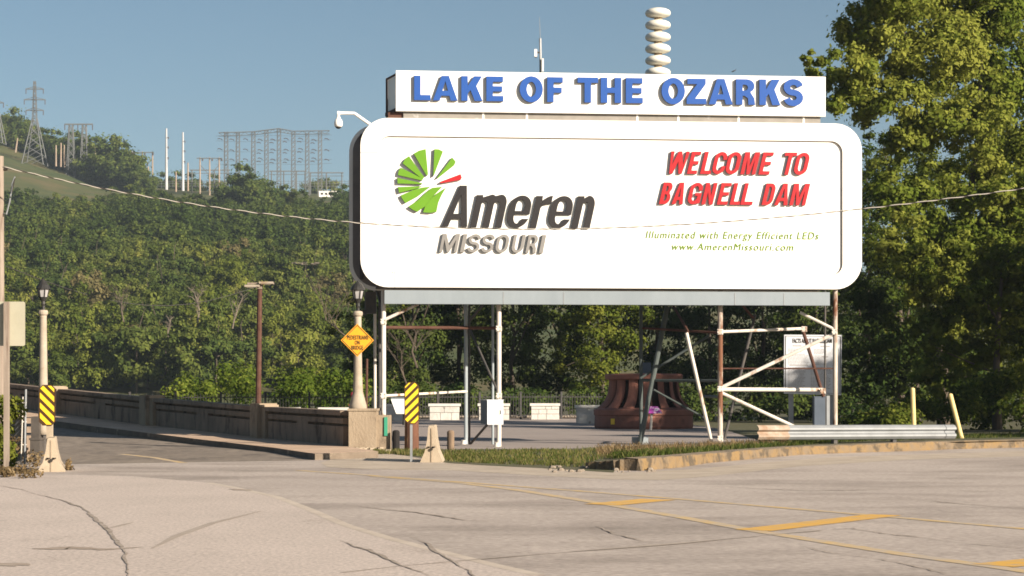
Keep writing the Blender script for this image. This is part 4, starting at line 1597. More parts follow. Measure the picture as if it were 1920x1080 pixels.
def letter(ch, pxa, pxb, pyt, pyb, parent, mats, t, h, ry, shear=0.0, base=0.0, depth=.12):
    ua, za = uw(pxa, pyb, base + depth)
    ub, zt_ = uw(pxb, pyt, base + depth)
    hh = zt_ - za
    sh = shear * hh
    if ch in 'OCGSe':
        ua -= .28 * sh
        ub += .28 * sh
    ww = (ub - ua) - sh
    wr = ww / hh
    out, holes = glyph(ch, wr, t, h, min(ry, .5))
    vs_, fs_ = fill_glyph(out, holes)
    mb = MB()
    mb.v = [fromuw(ua + v.x * hh + shear * v.y * hh, za + v.y * hh, base + (depth if v.z > 0 else .0)) for v in vs_]
    for f in fs_:
        zs = [vs_[i].z for i in f]
        mb.f.append(f)
        mb.mi.append(0 if min(zs) > .4 else 1)
    return mb.build('letter', mats, parent)


def hy(px):
    return 142 + (px - 775) * 8 / 725, 187.5 + (px - 775) * 10.3 / 725


for ch, a, b in (('L', 776.5, 807.5), ('A', 812, 858), ('K', 865, 905), ('E', 912, 944), ('O', 974.5, 1018), ('F', 1026, 1055.5),
                 ('T', 1083, 1121.5), ('H', 1126.5, 1165), ('E', 1173.5, 1205.5), ('O', 1240.5, 1284.5), ('Z', 1287.5, 1324.5), ('A', 1329, 1374), ('R', 1380, 1416), ('K', 1424, 1463.5), ('S', 1469, 1506.5)):
    yt, yb = hy(a)
    e = 1.2 if ch in 'OS' else 0
    letter(ch, a, b, yt - e, yb + e, HEAD, ['blue', 'blue_side'], .265, .215, .5, 0, .05, .10)

for ch, a, b, yt, yb in (('A', 828, 893, 348, 424.5), ('m', 881, 953.5, 366, 426), ('e', 950, 997, 366.5, 427), ('r', 993, 1037, 367.5, 427.5), ('e', 1028, 1075, 367.5, 428), ('n', 1071, 1119, 368, 428)):
    up = ch == 'A'
    letter(ch, a, b, yt, yb, FACE, ['black_letter', 'side_dark'],    .155 if up else .205, .13 if up else .165, .36, .22, -REC, .08)
for ch, a, b in (('M', 823.5, 863), ('I', 862.5, 876.5), ('S', 876, 902), ('S', 902, 928), ('O', 929, 955), ('U', 957.5, 986), ('R', 985, 1011), ('I', 1010.5, 1024.5)):
    dy = (a - 823) * 2.2 / 200
    letter(ch, a, b, 438.5 + dy, 472.5 + dy, FACE, ['silver', 'side_dark'], .165, .145, .34, .20, -REC, .09)
for ch, a, b in (('W', 1249, 1294), ('E', 1288, 1316), ('L', 1312.5, 1342), ('C', 1336, 1364), ('O', 1361, 1390), ('M', 1388, 1426), ('E', 1422, 1452), ('T', 1463, 1495.5), ('O', 1489, 1518)):
    dy = (a - 1254) * 2.5 / 260
    letter(ch, a, b, 284 + dy, 325.5 + dy, FACE, ['red', 'red_side'], .175, .155, .30, .24, -REC, .09)
for ch, a, b in (('B', 1235.5, 1264), ('A', 1259, 1290), ('G', 1290, 1318), ('N', 1315, 1346), ('E', 1344, 1373), ('L', 1368, 1396), ('L', 1388, 1420), ('D', 1428, 1457), ('A', 1451.5, 1486), ('M', 1480, 1519.5)):
    dy = (a - 1235) * 2.5 / 260
    letter(ch, a, b, 342 + dy, 382.5 + dy, FACE, ['red', 'red_side'], .175, .155, .30, .24, -REC, .09)


def blade(pts, mk, d=.10):
    mb = MB()
    P = [(700 + x / 4, 230 + y / 4) for x, y in pts]
    fr_ = [fromuw(*uw(x, y, -REC + d), -REC + d) for x, y in P]
    mb.prism(fr_, -BN * d, 0, 1)
    return mb.build('logo_blade', mk, FACE)


for pts in ([(592, 260), (618, 292), (608, 318), (482, 418), (478, 412)],
            [(458, 198), (490, 199), (523, 216), (458, 388), (449, 404)],
            [(303, 232), (340, 210), (393, 197), (411, 388), (401, 400)],
            [(268, 250), (381, 408), (370, 424), (219, 304), (240, 270)],
            [(205, 336), (374, 422), (366, 434), (184, 392), (190, 360)],
            [(180, 413), (366, 453), (366, 461), (182, 456)],
            [(184, 482), (366, 476), (340, 490), (194, 526)],
            [(205, 545), (300, 505), (370, 485), (428, 480), (330, 555), (240, 603), (216, 570)],
            [(263, 630), (330, 585), (400, 520), (440, 488), (518, 480), (440, 560), (392, 625), (330, 668), (294, 652)],
            [(372, 672), (392, 622), (430, 570), (480, 530), (548, 484), (512, 545), (488, 600), (474, 668), (430, 676)]):
    blade(pts, ['green', 'side_dark'])
blade([(498, 444), (655, 385), (664, 412), (656, 428), (505, 455)], ['red', 'red_side'])
for body, x0, x1, yb, cap in (('Illuminated with Energy Efficient LEDs', 1211, 1535, 446.5, 13.5), ('www.AmerenMissouri.com', 1260, 1487.5, 468.5, 13)):
    mb = MB()
    ua, za = uw(x0, yb, -REC)
    ub, _ = uw(x1, yb, -REC)
    kk = 62 / F
    place_text(mb, body, fromuw(ua, za, -REC + .012), BU, Z, ub - ua, cap * kk, shear=.22, offset=0, spacing=1.18, thick=.01)
    mb.build('lettering', 'green_text', FACE)

# beam and legs
bu0, bz1 = uw(721, 544, -.12)
bu1, _ = uw(1556, 544, -.12)
_, bz0 = uw(960, 570.5, -.12)
mb = MB()
mb.frame(BP, BU, BN, Z, bu0, bu1, -.16, -.12, bz0, bz1)
mb.frame(BP, BU, BN, Z, bu0, bu1, -.40, -.16, bz1 - .03, bz1)
mb.frame(BP, BU, BN, Z, bu0, bu1, -.40, -.16, bz0, bz0 + .03)
mb.build('main_beam', 'grey_steel', BROOT)
mb = MB()
for px in (944, 1057, 1378, 1470):
    u_, _ = uw(px, 555, -.12)
    mb.frame(BP, BU, BN, Z, u_ - .012, u_ + .012, -.12, -.112, bz0 + .005, bz1 - .035)
mb.build('beam_splice', 'galv', BROOT)
k62 = 62 / F


def member(name, a, b, wpx, m, square=False):
    p, q = bb(a[0], a[1], -a[2]), bb(b[0], b[1], -b[2])
    mb = MB()
    if square:
        mb.beam(p, q, wpx * k62)
    else:
        mb.tube([p, q], wpx * k62 / 2, 10)
    return mb.build(name, m, BROOT)


def leg(px, d, wpx, m, top=545, name='leg', lean=0.0):
    p = bb(px, top, -d)
    q = Vector((p.x + lean, p.y, -.1))
    mb = MB()
    mb.tube([q, p], wpx * k62 / 2, 12)
    return mb.build(name, m, BROOT)


leg(719, 0.55, 9, 'leg')
leg(935.5, 0.55, 9, 'leg')
leg(1350.5, 0.55, 9.5, 'leg_rusty')
leg(1566, .5, 9, 'leg_rusty', top=542)
leg(703, 3.0, 6, 'leg')
leg(873.5, 3.4, 7.5, 'leg_blue')
leg(880, 3.9, 4.5, 'dark_steel')  # rear leg in shade, its dark colour carries that shade
leg(924, 3.2, 5, 'leg_blue')
leg(1202, 3.0, 7, 'shade_green', lean=0)
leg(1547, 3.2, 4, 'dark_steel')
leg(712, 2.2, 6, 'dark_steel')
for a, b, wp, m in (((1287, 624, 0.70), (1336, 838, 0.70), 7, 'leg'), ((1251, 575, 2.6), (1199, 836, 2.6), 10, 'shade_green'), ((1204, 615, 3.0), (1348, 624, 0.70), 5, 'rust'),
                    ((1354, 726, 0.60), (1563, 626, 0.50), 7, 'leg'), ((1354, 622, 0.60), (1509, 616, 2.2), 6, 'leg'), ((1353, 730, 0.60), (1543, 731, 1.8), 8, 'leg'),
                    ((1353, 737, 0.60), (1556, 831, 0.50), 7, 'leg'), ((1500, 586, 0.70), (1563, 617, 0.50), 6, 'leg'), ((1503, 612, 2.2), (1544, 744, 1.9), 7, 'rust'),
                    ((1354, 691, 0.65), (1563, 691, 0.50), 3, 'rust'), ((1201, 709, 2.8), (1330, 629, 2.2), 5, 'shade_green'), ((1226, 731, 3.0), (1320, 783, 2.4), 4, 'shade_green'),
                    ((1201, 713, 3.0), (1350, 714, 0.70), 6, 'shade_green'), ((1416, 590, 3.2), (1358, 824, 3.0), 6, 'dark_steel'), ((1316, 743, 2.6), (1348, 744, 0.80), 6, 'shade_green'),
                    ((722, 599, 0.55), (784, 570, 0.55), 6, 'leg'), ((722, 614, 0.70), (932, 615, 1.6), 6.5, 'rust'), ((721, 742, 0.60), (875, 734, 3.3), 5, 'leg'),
                    ((880, 615, 3.0), (934, 736, 0.70), 4.5, 'dark_steel'), ((877, 838, 3.3), (935, 772, 0.80), 5, 'dark_steel'), ((880, 602, 3.0), (906, 571, 2.2), 5, 'dark_steel'),  # lower braces coloured dark for their shaded sides
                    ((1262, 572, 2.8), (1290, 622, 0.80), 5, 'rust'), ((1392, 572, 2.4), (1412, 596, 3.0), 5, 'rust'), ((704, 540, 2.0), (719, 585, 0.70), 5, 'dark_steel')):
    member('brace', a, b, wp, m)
for px, py, d in ((1350.5, 729, .46), (1350.5, 622, .46), (1565, 622, .40), (1350.5, 822, .46), (935.5, 616, .46), (719, 603, .46), (719, 742, .46), (935.5, 742, .46), (1543, 733, 1.6), (1508, 617, 1.8)):
    p = bb(px, py, -d)
    mb = MB()
    mb.frame(p, BU, BN, Z, -.085, .085, -.01, .01, -.08, .08)
    for qx, qz in ((-.05, -.045), (.05, -.045), (-.05, .045), (.05, .045)):
        mb.frame(p, BU, BN, Z, qx - .018, qx + .018, .01, .028, qz - .018, qz + .018)
    mb.build('gusset_plate', 'leg', BROOT)
mb = MB()
p = bb(1200, 842, -3.0)
mb.frame(Vector((p.x, p.y, 0)), X, Y, Z, -.24, .24, -.24, .24, -.05, .22)
mb.build('footing', 'leg_blue', BROOT)
for px, d in ((719, 0.55), (935.5, 0.55), (1350.5, 0.55), (873, 3.4)):
    p = bb(px, 600, -d)
    mb = MB()
    mb.tube([Vector((p.x - .07, p.y - .02, -.05)), Vector((p.x - .05, p.y - .02, .13))], .085, 10)
    mb.build('footing', 'leg', BROOT)
mb = MB()
p = bb(702, 560, -2.4)
mb.frame(p, BU, BN, Z, -.28, .05, -.2, .2, -.45, .2)
mb.frame(p, BU, BN, Z, -.40, -.25, -.1, .2, -.50, -.35)
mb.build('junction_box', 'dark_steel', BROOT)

# cabinets hung on the frame
c0 = bb(920, 796, -.45)
root = thing('utility_cabinet', 'white utility cabinet with its side coloured dark for shade hung by the second leg', 'cabinet', c0)
mb = MB()
ca, sa = math.cos(R(14)), math.sin(R(14))
ax, ay = Vector((ca, sa, 0)), Vector((-sa, ca, 0))
wv, hv = .42, 46 * k62
mb.cur = 0
mb.frame(c0, ax, ay, Z, -.10, .38, 0, .02, 0, hv)
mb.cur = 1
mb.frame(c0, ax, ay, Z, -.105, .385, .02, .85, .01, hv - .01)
mb.cur = 0
mb.frame(c0, ax, ay, Z, -.12, .40, -.01, .87, hv, hv + .015)
mb.build('body', ['cabinet', 'cabinet_side'], root)
mb = MB()
mb.tube([c0 + ax * .30 + Z * .3 - ay * .02, c0 + ax * .30 + Z * .42 - ay * .02], .012, 6)
mb.build('handle', 'galv', root)
c0 = bb(1538, 815, -2.8)
root = thing('meter_cabinet', 'tall grey metal cabinet beside the right billboard leg', 'cabinet', c0)
mb = MB()
mb.frame(c0, BU, BN, Z, -.18, .16, -.25, 0, -1.0, 1.15)
mb.frame(c0, BU, BN, Z, -.20, .18, -.27, .01, 1.15, 1.18)
mb.build('body', 'cabinet_side', root)
mb = MB()
mb.frame(c0, BU, BN, Z, .20, .30, -.1, 0, -1.0, 1.2)
mb.build('conduit', 'galv', root)

# siren, antenna and security camera on the sign
D = 66.0
k = D / F
p = W(1234, 150, D)
root = thing('warning_siren', 'stack of six ivory siren discs above the header sign', 'siren', p)
mb = MB()
mb.tube([W(1234, 250, D), W(1234, 20, D)], 7.5 * k, 12)
mb.build('core_pole', 'old_concrete', root)
for py in (24, 46.5, 69, 91, 113, 135.5):
    c = W(1233.5 + (24 - py) * -.0, py, D)
    mb = MB()
    mb.lathe(c, [(8 * k, -9 * k), (15 * k, -8.6 * k), (21 * k, -6.5 * k), (23.3 * k, -4 * k), (24 * k, -1.5 * k), (23.7 * k, 1.2 * k), (21.5 * k, 4.2 * k), (16 * k, 7 * k), (10 * k, 8.4 * k), (8 * k, 8.6 * k)], 28)
    mb.build('siren_disc', 'siren', root, smooth=True)
D = 63.2
k = D / F
p = W(1014, 140, D)
root = thing('antenna_mast', 'thin antenna mast with small white radio panel standing above the header sign', 'antenna', p)
mb = MB()
mb.tube([W(1014, 200, D), W(1013.5, 100, D)], 2.4 * k, 8)
mb.tube([W(1013.5, 102, D), W(1013, 72, D)], 2.3 * k, 8)
mb.build('mast', 'galv', root)
mb = MB()
mb.tube([W(1013, 74, D), W(1011.5, 32, D)], [.6 * k, .35 * k], 6)
mb.build('whip', 'galv', root)
mb = MB()
c = W(1004.5, 100, D)
mb.frame(c, X, Y, Z, -2.5 * k, 2.5 * k, -.1, .1, -7 * k, 7 * k)
mb.build('radio_panel', 'cam_white', root)
mb = MB()
mb.tube([W(1006, 98, D), W(1014, 99, D)], 1.8 * k, 6)
mb.build('bracket', 'dark_steel', root)
mb = MB()
mb.tube([W(1017, 134, D - .1), W(1017, 110, D - .1)], 2.4 * k, 8)
mb.build('tube_sleeve', 'siren', root)

pts = [bb(694, 232, .1), bb(664, 212.5, .1), bb(635, 212, .1)]
root = thing('security_camera', 'white dome camera on a bent arm at the billboard top left corner', 'camera', bb(694, 232, 0))
mb = MB()
q = [pts[0] - BN * .15, pts[0].lerp(pts[1], .85), pts[1], pts[1].lerp(pts[2], .15), pts[2]]
mb.tube(q, .045, 10)
mb.tube([pts[2] + BU * .02, pts[2] - BU * .04], .058, 10)
mb.build('arm', 'cam_white', root)
c = bb(634.5, 231, .1)
mb = MB()
mb.lathe(c, [(.035, 19 * k62), (.04, 13 * k62), (.06, 9 * k62), (.1, 6 * k62), (.122, 1 * k62), (.118, -4 * k62), (.095, -7 * k62)][::-1], 16)
mb.build('housing', 'cam_white', root, smooth=True)
mb = MB()
mb.lathe(c, [(.02, -10.5 * k62), (.06, -9.5 * k62), (.09, -7 * k62)], 14)
mb.build('dome_lens', 'ink', root)

# ------------------------------------------------------------------ plaza
PL = [(530, 1.2, 772, 91, 'white stone merlon barely showing above the parapet behind the rusty lamp mast'), (628, 1.3, 784, 91, 'white stone merlon showing above the parapet left of the lamp'),
      (740, 1.35, 789.5, 112, 'white stone merlon behind the striped marker'), (833, 1.58, 788, 115, 'white stone merlon between the concrete barrier and the cabinet'),
      (926, 1.62, 787.5, 116, 'white stone merlon half hidden behind the white cabinet'), (1022, 1.52, 786.5, 117, 'white stone merlon standing clear left of the turbine runner'),
      (1110, 1.5, 794, 104, 'white stone merlon partly shaded beside the turbine runner')]
for px, wd, base, D, lab in PL:
    p = W(px, base, D)
    p.z = 0
    root = thing('stone_merlon', lab, 'stone block', p, 'white stone merlons along the plaza edge')
    rr_ = random.Random(int(px))
    mb = MB()
    hw = wd / 2
    mb.frame(p, X, Y, Z, -hw + .03, hw - .03, .03, 1.0, -.05, .76)
    zc = 0.0
    for row, hgt in enumerate((.42, .34) if int(px) % 2 else (.32, .26, .18)):
        x = -hw
        while x < hw - .05:
            ww = min(rr_.uniform(.3, .8), hw - x)
            if hw - x - ww < .15:
                ww = hw - x
            mb.frame(p, X, Y, Z, x + .012, x + ww - .012, rr_.uniform(-.03, .0), .05, zc + .012, zc + hgt - .012)
            x += ww
        for sx in (-1, 1):
            mb.frame(p + X * sx * (hw - .03), X * sx, Y, Z, 0, .03 + rr_.uniform(0, .02), .06, .5, zc + .012, zc + hgt - .012)
        zc += hgt
    mb.build('stone_body', 'limestone', root)
    mb = MB()
    mb.frame(p, X, Y, Z, -hw - .07, hw + .07, -.07, 1.07, .762, .90)
    mb.build('cap', 'limecap', root)

rr_ = random.Random(77)
mb = MB()
for k_ in range(70):
    px = rr_.choice((rr_.uniform(780, 806), rr_.uniform(862, 896), rr_.uniform(958, 994), rr_.uniform(1046, 1084)))
    c = W(px, 783.5, 122)
    c.z = .05
    mb.lathe(c, [(.05, -.05), (rr_.uniform(.1, .2), .02), (rr_.uniform(.06, .14), .12), (.03, .16)], 6)
o = mb.build('rubble_row', 'rock')
o['kind'] = 'stuff'
o['label'] = 'row of pale rubble stones between the merlons'

# iron fence
fa, fb = W(200, 757, 112), W(1130, 760, 121)
fa.z = fb.z = 0
root = thing('iron_fence', 'black spiked iron fence behind the white stone merlons', 'fence', fa)
d = (fb - fa)
Lg = d.length
ax = d.normalized()
ay = Vector((-ax.y, ax.x, 0))
mb = MB()
n = int(Lg / .16)
for i in range(n):
    mb.frame(fa + ax * (i * .16), ax, ay, Z, -.012, .012, -.012, .012, .1, 1.38 + (.06 if i % 2 else 0))
for z in (.2, 1.22):
    mb.frame(fa, ax, ay, Z, 0, Lg, .013, .04, z, z + .045)
mb.build('picket_panel', 'iron', root)
for i in range(int(Lg / 2.42)):
    mb = MB()
    mb.frame(fa + ax * (i * 2.42 + 1.2), ax, ay, Z, -.055, .055, -.07, -.015, 0, 1.5)
    mb.frame(fa + ax * (i * 2.42 + 1.2), ax, ay, Z, -.065, .065, -.08, -.005, 1.5, 1.54)
    mb.build('post', 'iron', root)

# rusty lamp mast and thin posts behind the parapet
D = 95
k = D / F
p = W(483.5, 775, D)
root = thing('rusty_mast', 'tall rusty mast with flat floodlights on top behind the bridge parapet', 'lamp mast', p)
mb = MB()
mb.tube([p - Z * .6, W(487, 540, D)], [5.6 * k, 4.6 * k], 10)
mb.build('pole', 'rust', root)
mb = MB()
mb.frame(W(489, 532, D), X, Y, Z, -25 * k, 25 * k, -.05, .05, -.03, .05)
mb.frame(W(487, 540, D), X, Y, Z, -5 * k, 5 * k, -.14, .14, -2 * k, 8 * k)
mb.build('cross_arm', 'wood', root)
for px, py, ww in ((474, 537, 14), (500, 531, 13)):
    mb = MB()
    c = W(px, py, D)
    mb.frame(c, X, Y, Z, -ww * k, ww * k, -.32, -.06, -1.5 * k, 2.5 * k)
    mb.frame(c, X, Y, Z, -ww * .7 * k, ww * .7 * k, -.28, -.1, -3 * k, -1.5 * k)
    mb.build('floodlight', 'lamp_conc', root)
D = 92
p = W(687, 790, D)
mb = MB()
mb.tube([p, W(688, 676, D)], [.055, .05], 8)
mb.lathe(W(688, 676, D), [(.06, 0), (.06, .04), (.02, .08)], 8)
tag(mb.build('thin_post', 'rust', loc=p), 'thin rusty post rising between the lamp column and billboard leg', 'post')
D = 80
p = W(661, 790, D)
mb = MB()
mb.tube([p, W(661.5, 742, D)], .07, 10)
mb.lathe(W(661.5, 742, D), [(.07, 0), (.09, .02), (.07, .1), (.02, .14)], 10)
mb.tube([W(661, 760, D) - X * .02, W(661, 760, D) - X * .14], .04, 8)
tag(mb.build('hydrant_post', 'red_post', loc=p), 'dark red post half hidden behind the flared lamp base', 'post')

# slanted white information lectern
D = 100
k = D / F
p = W(757, 793, D)
root = thing('info_lectern', 'slanted white information panel behind the striped marker', 'information sign', Vector((p.x, p.y, 0)))
mb = MB()
a, b = W(733, 748.5, D), W(776, 748.5, D)
c_, e_ = W(783, 775, D) - Y * .55, W(744, 775, D) - Y * .55
mb.prism([a, b, c_, e_], Vector((0, .03, -.03)))
mb.build('panel', 'white', root)
mb = MB()
mb.beam(W(733, 747, D), W(777, 747, D), .06)
mb.beam(W(776, 748, D) + Y * .03, W(785, 778, D) - Y * .52, .05)
mb.build('frame', 'grey_steel', root)
mb = MB()
mb.beam(Vector((p.x, p.y - .2, -.05)), W(760, 765, D) - Y * .25, .1)
mb.build('post', 'dark_steel', root)

# ------------------------------------------------------------------ turbine runner
D = 91.5
tc = W(1207, 805, D)
tc.z = 0
root = thing('turbine_runner', 'big rust brown turbine runner displayed on the plaza', 'turbine', tc)
mb = MB()
mb.lathe(tc, [(2.02, -.05), (2.08, .02), (2.12, .10), (2.10, .55), (2.15, .60), (2.15, .80), (2.02, .86), (1.5, .92)], 48)
mb.build('lower_ring', 'turbine', root)
mb = MB()
zt0 = H - (712 - HZ) * D / F
zt1 = H - (701 - HZ) * D / F
mb.lathe(tc, [(1.2, zt0), (1.60, zt0), (1.66, zt0 + .04), (1.68, zt1 - .05), (1.62, zt1), (.4, zt1 + .02)], 48)
mb.build('top_ring', 'turbine', root)
mb = MB()
mb.lathe(tc, [(1.60, .9), (1.38, 1.15), (1.33, 1.4), (1.30, zt0 + .02)], 24)
mb.build('hub', 'turbine_core', root)
NB = 15
for i in range(NB):
    mb = MB()
    rows = []
    for j in range(9):
        f = j / 8
        z = .88 + (zt0 + .01 - .88) * f
        ro = 1.50 + .06 * (1 - f) + .46 * (1 - f) ** 3.6
        ri2 = ro - .42
        t0 = 2 * math.pi * i / NB + .035 * math.sin(f * 2.2)
        row = []
        for r3, ta in ((ro, 0), (ro - .01, .09), (ro - .05, .18), (ro - .12, .245)):
            t = t0 + ta
            row.append(tc + Vector((r3 * math.cos(t), r3 * math.sin(t), z)))
        rows.append(row)
    vs_, fs_ = [], []
    for row in rows:
        vs_ += row
        vs_ += [tc + (p - tc) * 1.0 + (Vector((tc.x - p.x, tc.y - p.y, 0)).normalized() * .05) for p in row]
    for j in range(8):
        for q in range(3):
            a = j * 8 + q
            fs_.append((a, a + 1, a + 9, a + 8))
            b = a + 4
            fs_.append((b + 8, b + 9, b + 1, b))
        a = j * 8
        fs_.append((a, a + 8, a + 12, a + 4))
        fs_.append((a + 3, a + 7, a + 15, a + 11))
    mb.add(vs_, fs_)
    mb.build('blade', 'turbine', root)
mb = MB()
a = math.pi * 1.5 - .72
p = tc + Vector((2.125 * math.cos(a), 2.125 * math.sin(a), .30))
ax = Vector((-math.sin(a), math.cos(a), 0))
mb.frame(p, ax, Vector((math.cos(a), math.sin(a), 0)), Z, -.10, .10, 0, .012, -.10, .14)
mb.build('yellow_tag', 'marker_yellow', root)

D = 86.5
k = D / F
p = W(1220, 812, D)
root = thing('interpretive_panel', 'tilted purple and white panel on a pale post before the turbine runner', 'information sign', Vector((p.x, p.y, 0)))
mb = MB()
mb.prism([W(1215, 762, D) + Y * .2, W(1234, 762, D) + Y * .2, W(1241, 774, D) - Y * .2, W(1212, 774, D) - Y * .2], Vector((0, .02, -.03)))
mb.build('panel', 'purple', root)
mb = MB()
mb.tube([Vector((p.x + .0, p.y, -.02)), W(1222, 774, D)], .05, 8)
mb.build('post', 'leg', root)
D = 98
p = W(1213, 790, D)
root = thing('plaza_notice', 'small plain grey notice behind the turbine runner', 'sign', Vector((p.x, p.y, 0)))
mb = MB()
mb.frame(W(1213, 690, D), X, Y, Z, -.19, .19, 0, .04, -.25, .25)
mb.build('panel', 'cabinet_side', root)
mb = MB()
mb.tube([Vector((p.x, p.y + .08, 0)), W(1213, 682, D) + Y * .08], .04, 8)
mb.build('post', 'dark_steel', root)

# facts board
D = 72
k = D / F
p = W(1524, 800, D)
root = thing('facts_board', 'white notice board headed FACTS ABOUT BAGNELL DAM behind the steel legs', 'notice board', Vector((p.x, p.y, 0)))
mb = MB()
mb.prism([W(1470, 738, D), W(1577, 741, D), W(1578.5, 628, D), W(1470.5, 627.5, D)], Y * .06)
mb.build('panel', 'cabinet', root)
mb = MB()
o_ = -Y * .004
for a, b in (((1472.5, 735), (1575, 738)), ((1575, 738), (1576, 631)), ((1576, 631), (1473, 630)), ((1473, 630), (1472.5, 735))):
    mb.beam(W(*a, D) + o_, W(*b, D) + o_, .022, .008)
mb.build('border', 'ink', root)
mb = MB()
place_text(mb, 'FACTS ABOUT BAGNELL DAM', W(1486, 643, D) - Y * .006, X, Z, 74 * k, 8.0 * k, offset=.02)
mb.build('heading', 'ink', root)
mb = MB()
rr_ = random.Random(12)


def lines(x0, x1, y0, y1, st=2.6):
    y = y0
    while y < y1:
        xe = x1 - rr_.uniform(0, .25) * (x1 - x0)
        x = x0
        while x < xe:
            e = min(x + rr_.uniform(2, 6), xe)
            q = W(x, y, D) - Y * .004
            mb.frame(q, X, Y, Z, 0, (e - x) * k, 0, .002, 0, 1.2 * k)
            x = e + .9
        y += st


for blk in ((1477, 1510, 655, 662), (1477, 1518, 665, 684), (1526, 1549, 656, 666), (1522, 1556, 668, 684), (1477, 1512, 690, 730), (1520, 1560, 690, 730)):
    lines(*blk)
for (x, y, x1) in ((1486, 649.5, 1503), (1538, 650.5, 1556), (1480, 686, 1515), (1541, 670, 1553)):
    q = W(x, y, D) - Y * .004
    mb.frame(q, X, Y, Z, 0, (x1 - x) * k, 0, .002, 0, 2.1 * k)
mb.build('small_print', 'print_grey', root)
for px, wd in ((1484, 9), (1527, 0)):
    if wd:
        mb = MB()
        q = W(px, 800, D)
        mb.frame(Vector((q.x, q.y + .07, 0)), X, Y, Z, -.08, .08, 0, .12, -.05, 2.6)
        mb.build('post', 'galv', root)
mb = MB()
q = W(1562, 800, D)
mb.frame(Vector((q.x, q.y + .07, 0)), X, Y, Z, -.08, .08, 0, .12, -.05, 2.6)
mb.build('post', 'galv', root)

# ------------------------------------------------------------------ guard rail, pipe bollards
D = 57.4
k = D / F
a, b = W(1419, 811, D), W(1789, 809.5, D + 3.0)
root = thing('guard_rail', 'corrugated steel guard rail lying along the yellow kerb', 'guard rail', Vector((a.x, a.y, .1)))
ax = (b - a)
Lg = ax.length
ax.normalize()
ay = Vector((-ax.y, ax.x, 0)).normalized()
prof = [(.02, -.21), (-.03, -.19), (-.09, -.12), (-.09, -.07), (-.01, -.015), (-.01, .015), (-.09, .07), (-.09, .12), (-.03, .18), (.02, .20)]


def rail(s0, s1, m, nm, puff=0.0):
    mb = MB()
    n = len(prof)
    vs_ = []
    for s in (s0, s1):
        for y, z in prof:
            vs_.append(a + ax * s + ay * (y - puff) + Z * z)
    for s in (s0, s1):
        for y, z in prof:
            vs_.append(a + ax * s + ay * (y - puff + .012) + Z * z)
    fs_ = [(i, i + 1, n + i + 1, n + i) for i in range(n - 1)] + [(3 * n + i, 3 * n + i + 1, 2 * n + i + 1, 2 * n + i) for i in range(n - 1)]
    fs_ += [(i, 2 * n + i, 2 * n + i + 1, i + 1) for i in range(n - 1)] + [(n + i, n + i + 1, 3 * n + i + 1, 3 * n + i) for i in range(n - 1)]
    mb.add(vs_, fs_)
    return mb.build(nm, m, root)


rail(.9, Lg - .25, 'galv', 'rail')
rail(0, 1.0, 'rail_end', 'rail_end', .016)
rail(Lg - .35, Lg, 'galv', 'rail_end', .016)
for s in (.55, 2.6, 4.6):
    mb = MB()
    mb.frame(a + ax * s, ax, ay, Z, -.06, .06, .03, .16, -.5, .12)
    mb.build('post', 'dark_steel', root)
for (pa, pb, lab) in (((1714.5, 832, 66), (1711, 728, 66), 'upright cream yellow pipe bollard behind the guard rail'), ((1804, 826, 64.5), (1781.5, 739, 64.5), 'tilted cream yellow pipe bollard past the guard rail end')):
    p, q = W(*pa), W(*pb)
    mb = MB()
    r_ = 4.4 * pa[2] / F
    d = (q - p).normalized()
    mb.tube([p - d * .3, q - d * .03, q, q + d * .02], [r_, r_, r_ * .8, r_ * .3], 14)
    tag(mb.build('pipe_bollard', 'bollard', loc=p), lab, 'bollard')

# ------------------------------------------------------------------ left edge: pole, sign back, chain link with vines
D = 46.0
k = D / F
p = W(2, 905, D)
p.z = 0
root = thing('utility_pole', 'weathered wooden utility pole at the left edge', 'utility pole', p)
mb = MB()
mb.tube([p - Z * .1, W(-1, 293, D)], [7.6 * k, 7.8 * k], 12)
mb.build('pole', 'wood', root)
mb = MB()
mb.tube([W(4, 400, D), W(14, 402, D) - Y * .1, W(20, 380, D) - Y * .1, W(25, 345, D) - Y * .1, W(30, 332, D) - Y * .1], 1.6 * k, 6)
mb.build('conduit', 'galv', root)
mb = MB()
mb.tube([W(30, 334, D) - Y * .1, W(28, 350, D) - Y * .15, W(26, 362, D) - Y * .15], .9 * k, 6)
mb.tube([W(7, 318, D), W(14, 317, D)], 2.6 * k, 8)
mb.build('insulator', 'ink', root)
D = 44.5
k = D / F
p = W(13, 905, D)
p.z = 0
root = thing('road_sign', 'blank cream back of a rectangular road sign beside the utility pole', 'road sign', p)
mb = MB()
mb.prism([W(q[0], q[1], D) for q in rrect(-12, 565.5, 47, 648.5, 3.5, 4)], Y * .012)
mb.build('panel', 'cream', root)
for px in (14,):
    mb = MB()
    mb.frame(Vector((W(px, 700, D).x, D - .13, 0)), X, Y, Z, -4.6 * k, 4.6 * k, 0, .11, -.05, W(px, 566, D).z)
    mb.build('post', 'wood', root)

